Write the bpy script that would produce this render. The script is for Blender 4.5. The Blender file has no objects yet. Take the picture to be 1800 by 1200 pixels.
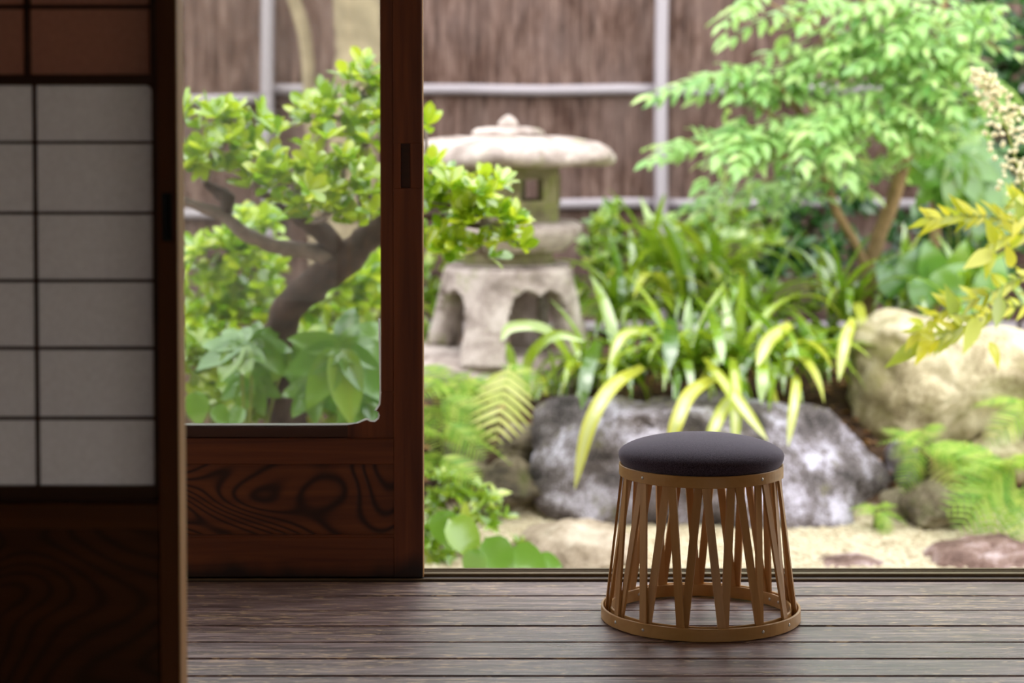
import bpy, bmesh, math, random
from mathutils import Vector, Matrix, noise
from math import sin, cos, pi, radians, sqrt, exp

random.seed(7)
SC = bpy.context.scene
COL = SC.collection

# ------------------------------------------------------------------ camera
FPX = 3500.0                 # focal length in pixels of the 1800 x 1200 frame
HC = 1.127                   # lens height above the veranda boards
TANP = 0.04                  # slight downward tilt; the rest of the framing is lens shift
VPP = 228.0 + TANP * FPX
PITCH = math.atan(TANP)
cam_d = bpy.data.cameras.new('camera')
cam = bpy.data.objects.new('camera', cam_d); COL.objects.link(cam)
cam.location = (0, 0, HC)
cam.rotation_euler = (pi / 2 - PITCH, 0, 0)
cam_d.sensor_width = 36.0
cam_d.lens = 36.0 * FPX / 1800.0
cam_d.shift_y = -(600.0 - VPP) / 1800.0
cam_d.clip_start = 0.05
cam_d.dof.use_dof = True
cam_d.dof.focus_distance = 4.50
cam_d.dof.aperture_fstop = 2.3
cam_d.dof.aperture_blades = 0
SC.camera = cam

# ------------------------------------------------------------------ sky and sun (bright, softly clouded noon)
world = bpy.data.worlds.new('sky'); SC.world = world
world.use_nodes = True
wn = world.node_tree.nodes; wn.clear()
wo = wn.new('ShaderNodeOutputWorld'); wb = wn.new('ShaderNodeBackground')
wb.inputs['Color'].default_value = (0.93, 0.97, 1.0, 1)
wb.inputs['Strength'].default_value = 3.6
world.node_tree.links.new(wb.outputs[0], wo.inputs[0])
sun_d = bpy.data.lights.new('sun', 'SUN'); sun = bpy.data.objects.new('sun', sun_d); COL.objects.link(sun)
sun_d.energy = 1.5; sun_d.angle = radians(35); sun_d.color = (1.0, 0.96, 0.88)
sun.rotation_euler = (radians(12), radians(14), 0)
sun.location = (2, 8, 8)

SC.view_settings.view_transform = 'Standard'
SC.view_settings.look = 'None'
SC.view_settings.exposure = 0.0
SC.view_settings.gamma = 1.0
SC.view_settings.use_curve_mapping = False

# ------------------------------------------------------------------ helpers
FW = Vector((0, cos(PITCH), -sin(PITCH))); UP = Vector((0, sin(PITCH), cos(PITCH)))

def P(u, v, Y):
    """world point seen at pixel (u, v) of the photograph, at distance Y into the place"""
    d = FW + Vector((1, 0, 0)) * ((u - 900) / FPX) + UP * ((VPP - v) / FPX)
    return Vector((0, 0, HC)) + d * (Y / d.y)

def floor_y(v, zz=0.0):
    """distance at which the level z = zz is seen at image row v"""
    a = P(900, v, 1.0); return (zz - HC) / (a.z - HC)

def PX(u, Y): return P(u, 600, Y).x
def PZ(v, Y): return P(900, v, Y).z

def R(a, b): return random.uniform(a, b)

def tag(o, label=None, cat=None, group=None, kind=None):
    if label: o['label'] = label
    if cat: o['category'] = cat
    if group: o['group'] = group
    if kind: o['kind'] = kind
    return o

def thing(name, label, cat, loc=(0, 0, 0), group=None, kind=None):
    o = bpy.data.objects.new(name, None); COL.objects.link(o)
    o.location = loc; o.empty_display_size = 0.05
    return tag(o, label, cat, group, kind)

def top_loc(o):
    v = Vector((0, 0, 0))
    while o is not None:
        v += Vector(o.location); o = o.parent
    return v

def put(name, mesh, M, parent):
    o = bpy.data.objects.new(name, mesh); COL.objects.link(o)
    o.parent = parent
    o.matrix_basis = Matrix.Translation(-top_loc(parent)) @ M
    return o

class MB:
    def __init__(s): s.v = []; s.f = []
    def add(s, vs, fs):
        n = len(s.v); s.v += [tuple(v) for v in vs]; s.f += [tuple(i + n for i in f) for f in fs]; return s
    def box(s, x0, x1, y0, y1, z0, z1):
        vs = [(x, y, z) for x in (x0, x1) for y in (y0, y1) for z in (z0, z1)]
        return s.add(vs, [(0, 1, 3, 2), (4, 6, 7, 5), (0, 4, 5, 1), (2, 3, 7, 6), (0, 2, 6, 4), (1, 5, 7, 3)])
    def cbox(s, x0, x1, y0, y1, z0, z1, c=0.003):
        """box with all its edges chamfered"""
        X = (x0, x1); Y = (y0, y1); Z = (z0, z1); vs = []; idx = {}
        for i in (0, 1):
            for j in (0, 1):
                for k in (0, 1):
                    sx, sy, sz = (1, -1)[i], (1, -1)[j], (1, -1)[k]
                    for ax in range(3):
                        p = [X[i] + sx * c, Y[j] + sy * c, Z[k] + sz * c]
                        p[ax] = (X[i], Y[j], Z[k])[ax]
                        idx[i, j, k, ax] = len(vs); vs.append(p)
        fs = []
        for ax in range(3):
            a, b = [q for q in range(3) if q != ax]
            for e in (0, 1):
                q = []
                for (m, n) in ((0, 0), (1, 0), (1, 1), (0, 1)):
                    key = [0, 0, 0]; key[ax] = e; key[a] = m; key[b] = n
                    q.append(idx[key[0], key[1], key[2], ax])
                fs.append(q)
            for m in (0, 1):
                for n in (0, 1):
                    k0 = [0, 0, 0]; k0[a] = m; k0[b] = n; k1 = list(k0); k1[ax] = 1
                    fs.append((idx[(*k0, a)], idx[(*k1, a)], idx[(*k1, b)], idx[(*k0, b)]))
        for i in (0, 1):
            for j in (0, 1):
                for k in (0, 1):
                    fs.append((idx[i, j, k, 0], idx[i, j, k, 1], idx[i, j, k, 2]))
        return s.add(vs, fs)
    def tube(s, pts, rad, n=8, cap=True, wob=0.0):
        pts = [Vector(p) for p in pts]
        if not isinstance(rad, (list, tuple)): rad = [rad] * len(pts)
        vs = []; fs = []; ref = None
        for i, p in enumerate(pts):
            t = (pts[min(i + 1, len(pts) - 1)] - pts[max(i - 1, 0)])
            t = t.normalized() if t.length > 1e-9 else Vector((0, 0, 1))
            if ref is None: ref = Vector((1, 0, 0)) if abs(t.x) < 0.8 else Vector((0, 1, 0))
            a = (ref - t * ref.dot(t)).normalized(); ref = a; b = t.cross(a)
            for k in range(n):
                th = 2 * pi * k / n
                r = rad[i]
                if wob: r *= 1 + wob * noise.noise(p * 9 + Vector((cos(th), sin(th), i * .3)) * 1.3)
                vs.append(p + (a * cos(th) + b * sin(th)) * r)
        for i in range(len(pts) - 1):
            for k in range(n):
                k2 = (k + 1) % n
                fs.append((i * n + k, i * n + k2, (i + 1) * n + k2, (i + 1) * n + k))
        if cap:
            fs.append(tuple(range(n - 1, -1, -1))); fs.append(tuple((len(pts) - 1) * n + k for k in range(n)))
        return s.add(vs, fs)
    def lathe(s, prof, c, n=64, closed=True):
        """prof: closed list of (r, z); spun about the vertical axis at c"""
        vs = [(c[0] + r * cos(2 * pi * k / n), c[1] + r * sin(2 * pi * k / n), c[2] + z) for k in range(n) for (r, z) in prof]
        m = len(prof); fs = []
        for k in range(n):
            k2 = (k + 1) % n
            for i in range(m if closed else m - 1):
                j = (i + 1) % m
                fs.append((k * m + i, k2 * m + i, k2 * m + j, k * m + j))
        return s.add(vs, fs)
    def xform(s, M):
        s.v = [tuple(M @ Vector(v)) for v in s.v]; return s
    def mesh(s, name, mat, smooth=False):
        me = bpy.data.meshes.new(name); me.from_pydata(s.v, [], s.f)
        if mat: me.materials.append(mat)
        if smooth: me.polygons.foreach_set('use_smooth', [True] * len(me.polygons))
        me.update(); return me
    def build(s, name, mat, parent=None, smooth=False, origin=None, recalc=False):
        off = top_loc(parent) if parent else (Vector(origin) if origin else Vector((0, 0, 0)))
        s.v = [tuple(Vector(v) - off) for v in s.v]
        me = s.mesh(name, mat, smooth)
        if recalc:
            bm = bmesh.new(); bm.from_mesh(me); bmesh.ops.recalc_face_normals(bm, faces=bm.faces); bm.to_mesh(me); bm.free()
        o = bpy.data.objects.new(name, me); COL.objects.link(o)
        if parent: o.parent = parent
        else: o.location = off
        return o

def crv(pts, n=8):
    """smooth curve (Catmull-Rom) through the points"""
    pts = [Vector(p) for p in pts]; q = [pts[0] * 2 - pts[1]] + pts + [pts[-1] * 2 - pts[-2]]; out = []
    for i in range(1, len(q) - 2):
        for k in range(n):
            t = k / n
            out.append(0.5 * ((2 * q[i]) + (q[i + 1] - q[i - 1]) * t + (2 * q[i - 1] - 5 * q[i] + 4 * q[i + 1] - q[i + 2]) * t * t
                              + (3 * q[i] - q[i - 1] - 3 * q[i + 1] + q[i + 2]) * t ** 3))
    out.append(pts[-1]); return out

def lerp_list(a, n):
    out = []
    for i in range(n):
        t = i / (n - 1) * (len(a) - 1); k = min(int(t), len(a) - 2); out.append(a[k] + (a[k + 1] - a[k]) * (t - k))
    return out

# ------------------------------------------------------------------ materials
def new_mat(name):
    m = bpy.data.materials.new(name); m.use_nodes = True
    nt = m.node_tree; nt.nodes.clear()
    out = nt.nodes.new('ShaderNodeOutputMaterial')
    return m, nt, out

class NT:
    def __init__(s, nt): s.nt = nt
    def n(s, typ, ins=None, **kw):
        nd = s.nt.nodes.new('ShaderNode' + typ)
        for k, v in kw.items(): setattr(nd, k, v)
        for k, v in (ins or {}).items():
            sock = nd.inputs[k]
            if hasattr(v, 'is_output'): s.nt.links.new(v, sock)
            else: sock.default_value = v
        return nd
    def link(s, a, b): s.nt.links.new(a, b)
    def ramp(s, fac, stops, interp='LINEAR'):
        nd = s.nt.nodes.new('ShaderNodeValToRGB'); nd.color_ramp.interpolation = interp
        el = nd.color_ramp.elements
        while len(el) < len(stops): el.new(0.5)
        for e, (p, c) in zip(el, stops):
            e.position = p; e.color = (*c, 1) if len(c) == 3 else c
        s.nt.links.new(fac, nd.inputs[0]); return nd.outputs[0]
    def mix(s, fac, a, b, mode='MIX'):
        nd = s.nt.nodes.new('ShaderNodeMix'); nd.data_type = 'RGBA'; nd.blend_type = mode
        for sock, v in ((nd.inputs[0], fac), (nd.inputs[6], a), (nd.inputs[7], b)):
            if hasattr(v, 'is_output'): s.nt.links.new(v, sock)
            else: sock.default_value = v if not isinstance(v, tuple) or len(v) == 4 else (*v, 1)
        return nd.outputs[2]
    def math(s, op, a, b=0.0):
        nd = s.nt.nodes.new('ShaderNodeMath'); nd.operation = op
        for sock, v in ((nd.inputs[0], a), (nd.inputs[1], b)):
            if hasattr(v, 'is_output'): s.nt.links.new(v, sock)
            else: sock.default_value = v
        return nd.outputs[0]
    def coords(s, scale=(1, 1, 1), rnd=0.0):
        tc = s.nt.nodes.new('ShaderNodeTexCoord'); mp = s.nt.nodes.new('ShaderNodeMapping')
        s.nt.links.new(tc.outputs['Object'], mp.inputs['Vector']); mp.inputs['Scale'].default_value = scale
        if rnd:
            oi = s.nt.nodes.new('ShaderNodeObjectInfo')
            mul = s.math('MULTIPLY', oi.outputs['Random'], rnd)
            cb = s.nt.nodes.new('ShaderNodeCombineXYZ')
            for k in range(3): s.nt.links.new(mul, cb.inputs[k])
            s.nt.links.new(cb.outputs[0], mp.inputs['Location'])
        return mp.outputs[0]

def hx(r, g, b):
    """sRGB 0..255 to linear"""
    return tuple(((c / 255 / 12.92) if c <= 10 else ((c / 255 + 0.055) / 1.055) ** 2.4) for c in (r, g, b))

def wood(name, dark, light, axis='X', rough=0.45, grain=1.0, rnd=0.0, figure=0.0, bump=0.15, spec=0.4, stain=0.0):
    m, nt, out = new_mat(name); g = NT(nt)
    st = {'X': (1.2, 26, 26), 'Y': (26, 1.2, 26), 'Z': (26, 26, 1.2)}[axis]
    v = g.coords(tuple(c * grain for c in st), rnd)
    n1 = g.n('TexNoise', {'Vector': v, 'Scale': 1.0, 'Detail': 6.0, 'Roughness': 0.6, 'Distortion': 0.6})
    v2 = g.coords(tuple(c * grain * .35 for c in st), rnd)
    n2 = g.n('TexNoise', {'Vector': v2, 'Scale': 1.0, 'Detail': 3.0})
    f = g.math('ADD', g.math('MULTIPLY', n1.outputs[0], 0.65), g.math('MULTIPLY', n2.outputs[0], 0.35))
    c = g.ramp(f, [(0.32, dark), (0.68, light)])
    h = n1.outputs[0]
    if figure:
        v3 = g.coords((3.2, 3.2, 5.0) if axis == 'X' else (6, 6, 2.6), rnd)
        n3 = g.n('TexNoise', {'Vector': v3, 'Scale': 0.7, 'Detail': 1.0, 'Roughness': 0.35, 'Distortion': 0.25})
        w = g.math('SINE', g.math('MULTIPLY', n3.outputs[0], 230.0))
        w = g.math('ADD', g.math('MULTIPLY', w, 0.5), 0.5)
        w = g.math('POWER', w, 2.5)
        c = g.mix(g.math('MULTIPLY', w, figure), c, tuple(q * 0.22 for q in dark))
        h = g.math('SUBTRACT', n1.outputs[0], g.math('MULTIPLY', w, 0.8))
    if stain:   # old water stain soaked up from the foot of the door
        tc = g.n('TexCoord'); sz = g.n('SeparateXYZ', {0: tc.outputs['Object']})
        n4 = g.n('TexNoise', {'Vector': g.coords((9, 9, 5)), 'Scale': 1.0, 'Detail': 1.5})
        k = g.math('SUBTRACT', g.math('ADD', sz.outputs['Z'], 0.5), g.math('MULTIPLY', g.math('SUBTRACT', n4.outputs[0], 0.45), 0.10))
        c = g.mix(g.ramp(k, [(0.5, (.9, .9, .9)), (0.5 + stain, (0, 0, 0))]), c, hx(16, 11, 8))
    bp = g.n('Bump', {'Height': h, 'Strength': bump, 'Distance': 0.002})
    b = g.n('BsdfPrincipled', {'Base Color': c, 'Roughness': rough, 'Specular IOR Level': spec, 'Normal': bp.outputs[0]})
    g.link(b.outputs[0], out.inputs[0]); return m

def plain(name, col, rough=0.6, metal=0.0, var=0.12, scale=30.0, bump=0.0, spec=0.4, col2=None):
    m, nt, out = new_mat(name); g = NT(nt)
    v = g.coords()
    n1 = g.n('TexNoise', {'Vector': v, 'Scale': scale, 'Detail': 5.0})
    c = g.ramp(n1.outputs[0], [(0.3, tuple(q * (1 - var) for q in col)), (0.7, col2 or tuple(min(1, q * (1 + var)) for q in col))])
    ins = {'Base Color': c, 'Roughness': rough, 'Metallic': metal, 'Specular IOR Level': spec}
    if bump:
        ins['Normal'] = g.n('Bump', {'Height': n1.outputs[0], 'Strength': bump, 'Distance': 0.003}).outputs[0]
    b = g.n('BsdfPrincipled', ins); g.link(b.outputs[0], out.inputs[0]); return m

def stone(name, dark, mid, light, scale=4.0, moss=None, moss_amt=0.0, bump=0.6, rough=0.8):
    m, nt, out = new_mat(name); g = NT(nt)
    v = g.coords((1, 1, 1), 20.0)
    a = g.n('TexNoise', {'Vector': v, 'Scale': scale, 'Detail': 9.0, 'Roughness': 0.65, 'Distortion': 0.3})
    f = g.n('TexNoise', {'Vector': v, 'Scale': scale * 22, 'Detail': 3.0})
    h = g.math('ADD', g.math('MULTIPLY', a.outputs[0], 0.75), g.math('MULTIPLY', f.outputs[0], 0.25))
    c = g.ramp(h, [(0.40, dark), (0.5, mid), (0.60, light)])
    if moss:
        k = g.n('TexNoise', {'Vector': v, 'Scale': scale * 0.9, 'Detail': 6.0, 'Roughness': 0.7})
        kk = g.ramp(k.outputs[0], [(0.62 - 0.3 * moss_amt, (0, 0, 0)), (0.74 - 0.25 * moss_amt, (1, 1, 1))])
        c = g.mix(kk, c, moss)
    bp = g.n('Bump', {'Height': h, 'Strength': bump, 'Distance': 0.02})
    b = g.n('BsdfPrincipled', {'Base Color': c, 'Roughness': rough, 'Specular IOR Level': 0.3, 'Normal': bp.outputs[0]})
    g.link(b.outputs[0], out.inputs[0]); return m

def leafmat(name, cols, rough=0.38, trans=0.4, spec=0.5, ior=1.5):
    """leaf: glossy top, light shining through; colour differs from leaf to leaf"""
    m, nt, out = new_mat(name); g = NT(nt)
    oi = g.n('ObjectInfo'); ge = g.n('NewGeometry')
    r = g.math('FRACT', g.math('ADD', oi.outputs['Random'], ge.outputs['Random Per Island']))
    n = len(cols)
    c = g.ramp(r, [(i / max(1, n - 1), cols[i]) for i in range(n)])
    b = g.n('BsdfPrincipled', {'Base Color': c, 'Roughness': rough, 'Specular IOR Level': spec, 'IOR': ior})
    ct = g.mix(1.0, c, (1.0, 1.0, 0.55), 'MULTIPLY')
    gm = g.n('Gamma', {'Color': ct, 'Gamma': 0.85})
    t = g.n('BsdfTranslucent', {'Color': gm.outputs[0]})
    mx = g.n('MixShader', {0: trans})
    g.link(b.outputs[0], mx.inputs[1]); g.link(t.outputs[0], mx.inputs[2]); g.link(mx.outputs[0], out.inputs[0])
    return m

M = {}
M['door'] = wood('reddish_door_wood', hx(66, 28, 10), hx(122, 62, 26), 'Z', rough=0.42, grain=1.3, stain=0.045)
M['door_h'] = wood('reddish_door_wood_level', hx(66, 28, 10), hx(122, 62, 26), 'X', rough=0.42, grain=1.3, stain=0.045)
M['door_panel'] = wood('figured_door_panel', hx(78, 36, 14), hx(126, 66, 28), 'X', rough=0.4, figure=0.9, bump=0.4)
M['shoji'] = wood('old_cedar_upright', hx(70, 34, 14), hx(112, 60, 26), 'Z', rough=0.5, grain=1.0)
M['shoji_h'] = wood('old_cedar_level', hx(70, 34, 14), hx(112, 60, 26), 'X', rough=0.5, grain=1.0)
M['shoji_panel'] = wood('figured_cedar_panel', hx(66, 32, 14), hx(100, 52, 24), 'X', rough=0.5, figure=0.5, bump=0.2)
M['lit_edge'] = wood('cedar_edge_lit', hx(150, 98, 44), hx(196, 140, 72), 'Z', rough=0.5)  # paler than the door wood: garden light on the edge put into the colour
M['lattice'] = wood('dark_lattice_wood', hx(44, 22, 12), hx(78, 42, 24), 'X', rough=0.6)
M['black_pull'] = plain('black_lacquer', hx(18, 16, 16), 0.35)
M['beam'] = wood('dark_beam', hx(50, 26, 14), hx(84, 46, 24), 'X', rough=0.5)
M['hoop'] = wood('bent_cypress_hoop', hx(172, 124, 66), hx(206, 160, 98), 'X', rough=0.42, grain=0.6, bump=0.05)
M['slat'] = wood('cypress_slat', hx(166, 116, 62), hx(206, 158, 98), 'Z', rough=0.42, grain=0.8, bump=0.06, rnd=9.0)
M['metal'] = plain('brushed_rivet', (0.62, 0.6, 0.56), 0.3, 1.0, 0.05)
M['track'] = plain('bronze_track', hx(116, 98, 72), 0.4, 0.6, 0.08)
M['sill'] = wood('sill_wood', hx(38, 26, 20), hx(70, 50, 38), 'X', rough=0.5)
M['plaster'] = plain('sand_plaster', hx(176, 158, 128), 0.9, 0, 0.06, 60)
M['ceil'] = wood('ceiling_boards', hx(96, 62, 36), hx(138, 94, 58), 'X', rough=0.6)
M['tatami'] = plain('tatami_rush', hx(168, 152, 100), 0.7, 0, 0.15, 200)
def mk_bark():
    m, nt, out = new_mat('mottled_cedar_bark'); g = NT(nt)
    a = g.n('TexNoise', {'Vector': g.coords((34, 34, 4.5), 11.0), 'Scale': 1.0, 'Detail': 6.0, 'Roughness': 0.7})
    b_ = g.n('TexNoise', {'Vector': g.coords((3.5, 3.5, 2.2), 5.0), 'Scale': 1.0, 'Detail': 5.0, 'Roughness': 0.65})
    c = g.ramp(a.outputs[0], [(0.36, hx(62, 46, 40)), (0.5, hx(100, 77, 68)), (0.64, hx(134, 110, 100))])
    c = g.mix(g.ramp(b_.outputs[0], [(0.42, (0, 0, 0)), (0.66, (.6, .6, .6))]), c, hx(124, 104, 98))
    c = g.mix(g.ramp(b_.outputs[0], [(0.32, (.55, .55, .55)), (0.46, (0, 0, 0))]), c, hx(66, 44, 36))
    bp = g.n('Bump', {'Height': a.outputs[0], 'Strength': 0.6, 'Distance': 0.004})
    b = g.n('BsdfPrincipled', {'Base Color': c, 'Roughness': 0.9, 'Specular IOR Level': 0.12, 'Normal': bp.outputs[0]})
    g.link(b.outputs[0], out.inputs[0]); return m
M['bark'] = mk_bark()
M['bamboo'] = wood('weathered_bamboo', hx(134, 124, 128), hx(190, 180, 186), 'X', rough=0.5, grain=0.4)
M['bamboo_v'] = wood('weathered_bamboo_upright', hx(134, 124, 128), hx(184, 174, 180), 'Z', rough=0.5, grain=0.4)
M['trunk'] = plain('brown_bark', hx(70, 54, 46), 0.85, 0, 0.45, 22, 0.8, 0.2)
M['branch'] = plain('grey_bark', hx(126, 110, 104), 0.8, 0, 0.35, 26, 0.8, 0.2)
M['trunk_tan'] = plain('tan_bark', hx(136, 112, 80), 0.85, 0, 0.3, 18, 0.6, 0.2)
M['trunk_pale'] = plain('pale_bark', hx(158, 142, 116), 0.85, 0, 0.25, 12, 0.5, 0.2)
M['stem'] = plain('green_stem', hx(130, 142, 60), 0.6, 0, 0.2, 20)
M['lantern'] = stone('weathered_granite', hx(128, 114, 106), hx(174, 158, 150), hx(204, 190, 182), 7.0, hx(150, 150, 106), 0.12)
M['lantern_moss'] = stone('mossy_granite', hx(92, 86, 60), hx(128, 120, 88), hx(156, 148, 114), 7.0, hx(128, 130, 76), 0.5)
M['rock_grey'] = stone('violet_grey_rock', hx(42, 35, 33), hx(110, 100, 102), hx(204, 198, 216), 4.2, hx(110, 104, 70), 0.2, 1.0, 0.6)
M['rock_tan'] = stone('pale_tan_rock', hx(128, 114, 84), hx(188, 174, 142), hx(218, 206, 180), 2.8, hx(128, 120, 76), 0.3, 1.0)
M['rock_dark'] = stone('dark_brown_rock', hx(58, 50, 40), hx(104, 92, 74), hx(150, 138, 116), 4.0, hx(86, 88, 48), 0.3, 1.0)
M['rock_red'] = stone('reddish_flat_rock', hx(72, 50, 42), hx(124, 98, 88), hx(186, 168, 168), 5.0, None, 0, 0.7)
M['rock_step'] = stone('beige_step_rock', hx(124, 108, 90), hx(162, 146, 126), hx(192, 178, 160), 5.0, None, 0, 0.8)
M['pebble'] = stone('pale_gravel', hx(170, 154, 126), hx(200, 186, 158), hx(226, 216, 192), 9.0, None, 0, 0.3)
M['leaf_ever'] = leafmat('evergreen_leaf', [hx(96, 142, 28), hx(164, 196, 36), hx(206, 218, 60), hx(128, 174, 36), hx(190, 210, 52)], 0.16, 0.42, 1.0, 1.7)
M['leaf_pinn'] = leafmat('feathery_tree_leaf', [hx(104, 156, 80), hx(168, 204, 122), hx(136, 184, 100), hx(196, 220, 142), hx(150, 194, 112)], 0.32, 0.42, 0.6)
M['leaf_nand'] = leafmat('yellow_green_leaf', [hx(150, 160, 34), hx(206, 200, 44), hx(168, 182, 46), hx(216, 210, 90), hx(120, 144, 40)], 0.3, 0.4, 0.7)
M['leaf_strap'] = leafmat('strap_leaf_green', [hx(70, 110, 18), hx(132, 166, 32), hx(100, 142, 28), hx(172, 194, 54), hx(118, 158, 40)], 0.16, 0.36, 1.0, 1.75)
M['leaf_strap_y'] = leafmat('strap_leaf_yellow', [hx(184, 194, 56), hx(206, 206, 80), hx(160, 184, 52)], 0.3, 0.4, 0.8)
M['leaf_fern'] = leafmat('fern_leaf', [hx(150, 182, 60), hx(112, 160, 50), hx(190, 206, 96), hx(134, 174, 58)], 0.45, 0.42, 0.4)
M['leaf_fern_pale'] = leafmat('pale_fern_leaf', [hx(214, 216, 130), hx(196, 206, 110), hx(226, 226, 150)], 0.45, 0.42, 0.5)
M['leaf_strap_p'] = leafmat('strap_leaf_pale_stripe', [hx(222, 224, 160), hx(210, 218, 140)], 0.2, 0.36, 1.0, 1.6)
M['leaf_fatsia'] = leafmat('glossy_big_leaf', [hx(78, 130, 44), hx(116, 162, 60), hx(96, 148, 52), hx(140, 176, 60)], 0.24, 0.32, 0.9, 1.65)
M['leaf_dark'] = leafmat('dark_shrub_leaf', [hx(24, 62, 22), hx(56, 104, 40), hx(38, 82, 32), hx(92, 140, 66)], 0.28, 0.32, 0.8)
M['leaf_mid'] = leafmat('mid_green_leaf', [hx(86, 126, 32), hx(152, 182, 54), hx(118, 158, 38), hx(192, 206, 88)], 0.2, 0.4, 0.9, 1.6)
M['leaf_litter'] = leafmat('dry_leaf', [hx(136, 96, 62), hx(168, 124, 82), hx(112, 78, 54), hx(190, 150, 110)], 0.7, 0.2, 0.2)
M['blossom'] = plain('cream_blossom', hx(236, 226, 188), 0.6, 0, 0.08, 80)

def mk_paper(name, c1, c2, tr):
    m, nt, out = new_mat(name); g = NT(nt)
    n = g.n('TexNoise', {'Vector': g.coords((1, 1, 1)), 'Scale': 90.0, 'Detail': 6.0, 'Roughness': 0.7})
    c = g.ramp(n.outputs[0], [(0.3, c1), (0.7, c2)])
    d = g.n('BsdfDiffuse', {'Color': c}); t = g.n('BsdfTranslucent', {'Color': c}); mx = g.n('MixShader', {0: tr})
    g.link(d.outputs[0], mx.inputs[1]); g.link(t.outputs[0], mx.inputs[2]); g.link(mx.outputs[0], out.inputs[0]); return m
M['paper'] = mk_paper('washi_paper', hx(206, 199, 196), hx(218, 212, 209), 0.55)
M['paper_brown'] = mk_paper('brown_washi_paper', hx(172, 134, 120), hx(184, 146, 130), 0.5)

def mk_glass():
    m, nt, out = new_mat('old_window_glass'); g = NT(nt)
    tr = g.n('BsdfTransparent', {'Color': (0.93, 0.94, 0.92, 1)}); gl = g.n('BsdfGlossy', {'Color': (1, 1, 1, 1), 'Roughness': 0.02})
    fr = g.n('Fresnel', {'IOR': 1.5}); m1 = g.n('MixShader', {0: fr.outputs[0]})
    g.link(tr.outputs[0], m1.inputs[1]); g.link(gl.outputs[0], m1.inputs[2])
    v = g.coords((1, 1, 1))
    vo = g.n('TexVoronoi', {'Vector': v, 'Scale': 90.0})
    nz = g.n('TexNoise', {'Vector': v, 'Scale': 3.0, 'Detail': 3.0})
    spk = g.ramp(vo.outputs['Distance'], [(0.06, (1, 1, 1)), (0.1, (0, 0, 0))])
    msk = g.ramp(nz.outputs[0], [(0.5, (0, 0, 0)), (0.62, (1, 1, 1))])
    dust = g.math('ADD', g.math('MULTIPLY', g.math('MULTIPLY', spk, msk), 0.16), 0.012)
    df = g.n('BsdfTranslucent', {'Color': (0.85, 0.83, 0.8, 1)}); m2 = g.n('MixShader', {0: dust})
    g.link(m1.outputs[0], m2.inputs[1]); g.link(df.outputs[0], m2.inputs[2]); g.link(m2.outputs[0], out.inputs[0]); return m
M['glass'] = mk_glass()
M['glint_edge'] = mk_paper('painted_bevel_glint', hx(246, 246, 242), hx(252, 252, 250), 0.8)  # pale colour stands for the highlight along the glass bevel

def mk_fabric():
    m, nt, out = new_mat('charcoal_wool'); g = NT(nt)
    v = g.coords(); a = g.n('TexNoise', {'Vector': v, 'Scale': 420.0, 'Detail': 3.0, 'Roughness': 0.7})
    c = g.ramp(a.outputs[0], [(0.35, hx(40, 32, 40)), (0.7, hx(88, 74, 86))])
    bp = g.n('Bump', {'Height': a.outputs[0], 'Strength': 0.5, 'Distance': 0.001})
    b = g.n('BsdfPrincipled', {'Base Color': c, 'Roughness': 0.9, 'Specular IOR Level': 0.15, 'Sheen Weight': 0.5, 'Sheen Roughness': 0.4, 'Sheen Tint': (0.75, 0.68, 0.8, 1), 'Normal': bp.outputs[0]})
    g.link(b.outputs[0], out.inputs[0]); return m
M['fabric'] = mk_fabric()

def mk_board():
    m, nt, out = new_mat('worn_veranda_board'); g = NT(nt)
    v = g.coords((5, 70, 70), 30.0)
    n1 = g.n('TexNoise', {'Vector': v, 'Scale': 1.0, 'Detail': 8.0, 'Roughness': 0.7, 'Distortion': 0.5})
    v2 = g.coords((0.9, 7, 7), 17.0)
    n2 = g.n('TexNoise', {'Vector': v2, 'Scale': 1.0, 'Detail': 4.0})
    oi = g.n('ObjectInfo')
    c = g.ramp(n1.outputs[0], [(0.38, hx(60, 46, 48)), (0.5, hx(122, 101, 102)), (0.62, hx(182, 158, 156))])
    c = g.mix(g.math('MULTIPLY', n2.outputs[0], 0.5), c, hx(126, 98, 82))
    v3 = g.coords((20, 110, 110), 23.0)
    n3 = g.n('TexNoise', {'Vector': v3, 'Scale': 1.0, 'Detail': 5.0, 'Roughness': 0.6, 'Distortion': 0.7})
    thr = g.math('SUBTRACT', n3.outputs[0], g.math('MULTIPLY', g.math('SUBTRACT', 0.62, n2.outputs[0]), 0.25))
    fl = g.ramp(thr, [(0.53, (0, 0, 0)), (0.62, (1, 1, 1))])
    c = g.mix(g.math('MULTIPLY', fl, 0.85), c, hx(214, 182, 146))
    rg = g.ramp(n2.outputs[0], [(0.3, (0.26,) * 3), (0.7, (0.42,) * 3)])
    bp = g.n('Bump', {'Height': n1.outputs[0], 'Strength': 0.5, 'Distance': 0.003})
    b = g.n('BsdfPrincipled', {'Base Color': c, 'Roughness': rg, 'Specular IOR Level': 0.55, 'Normal': bp.outputs[0]})
    g.link(b.outputs[0], out.inputs[0]); return m
M['board'] = mk_board()

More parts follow.
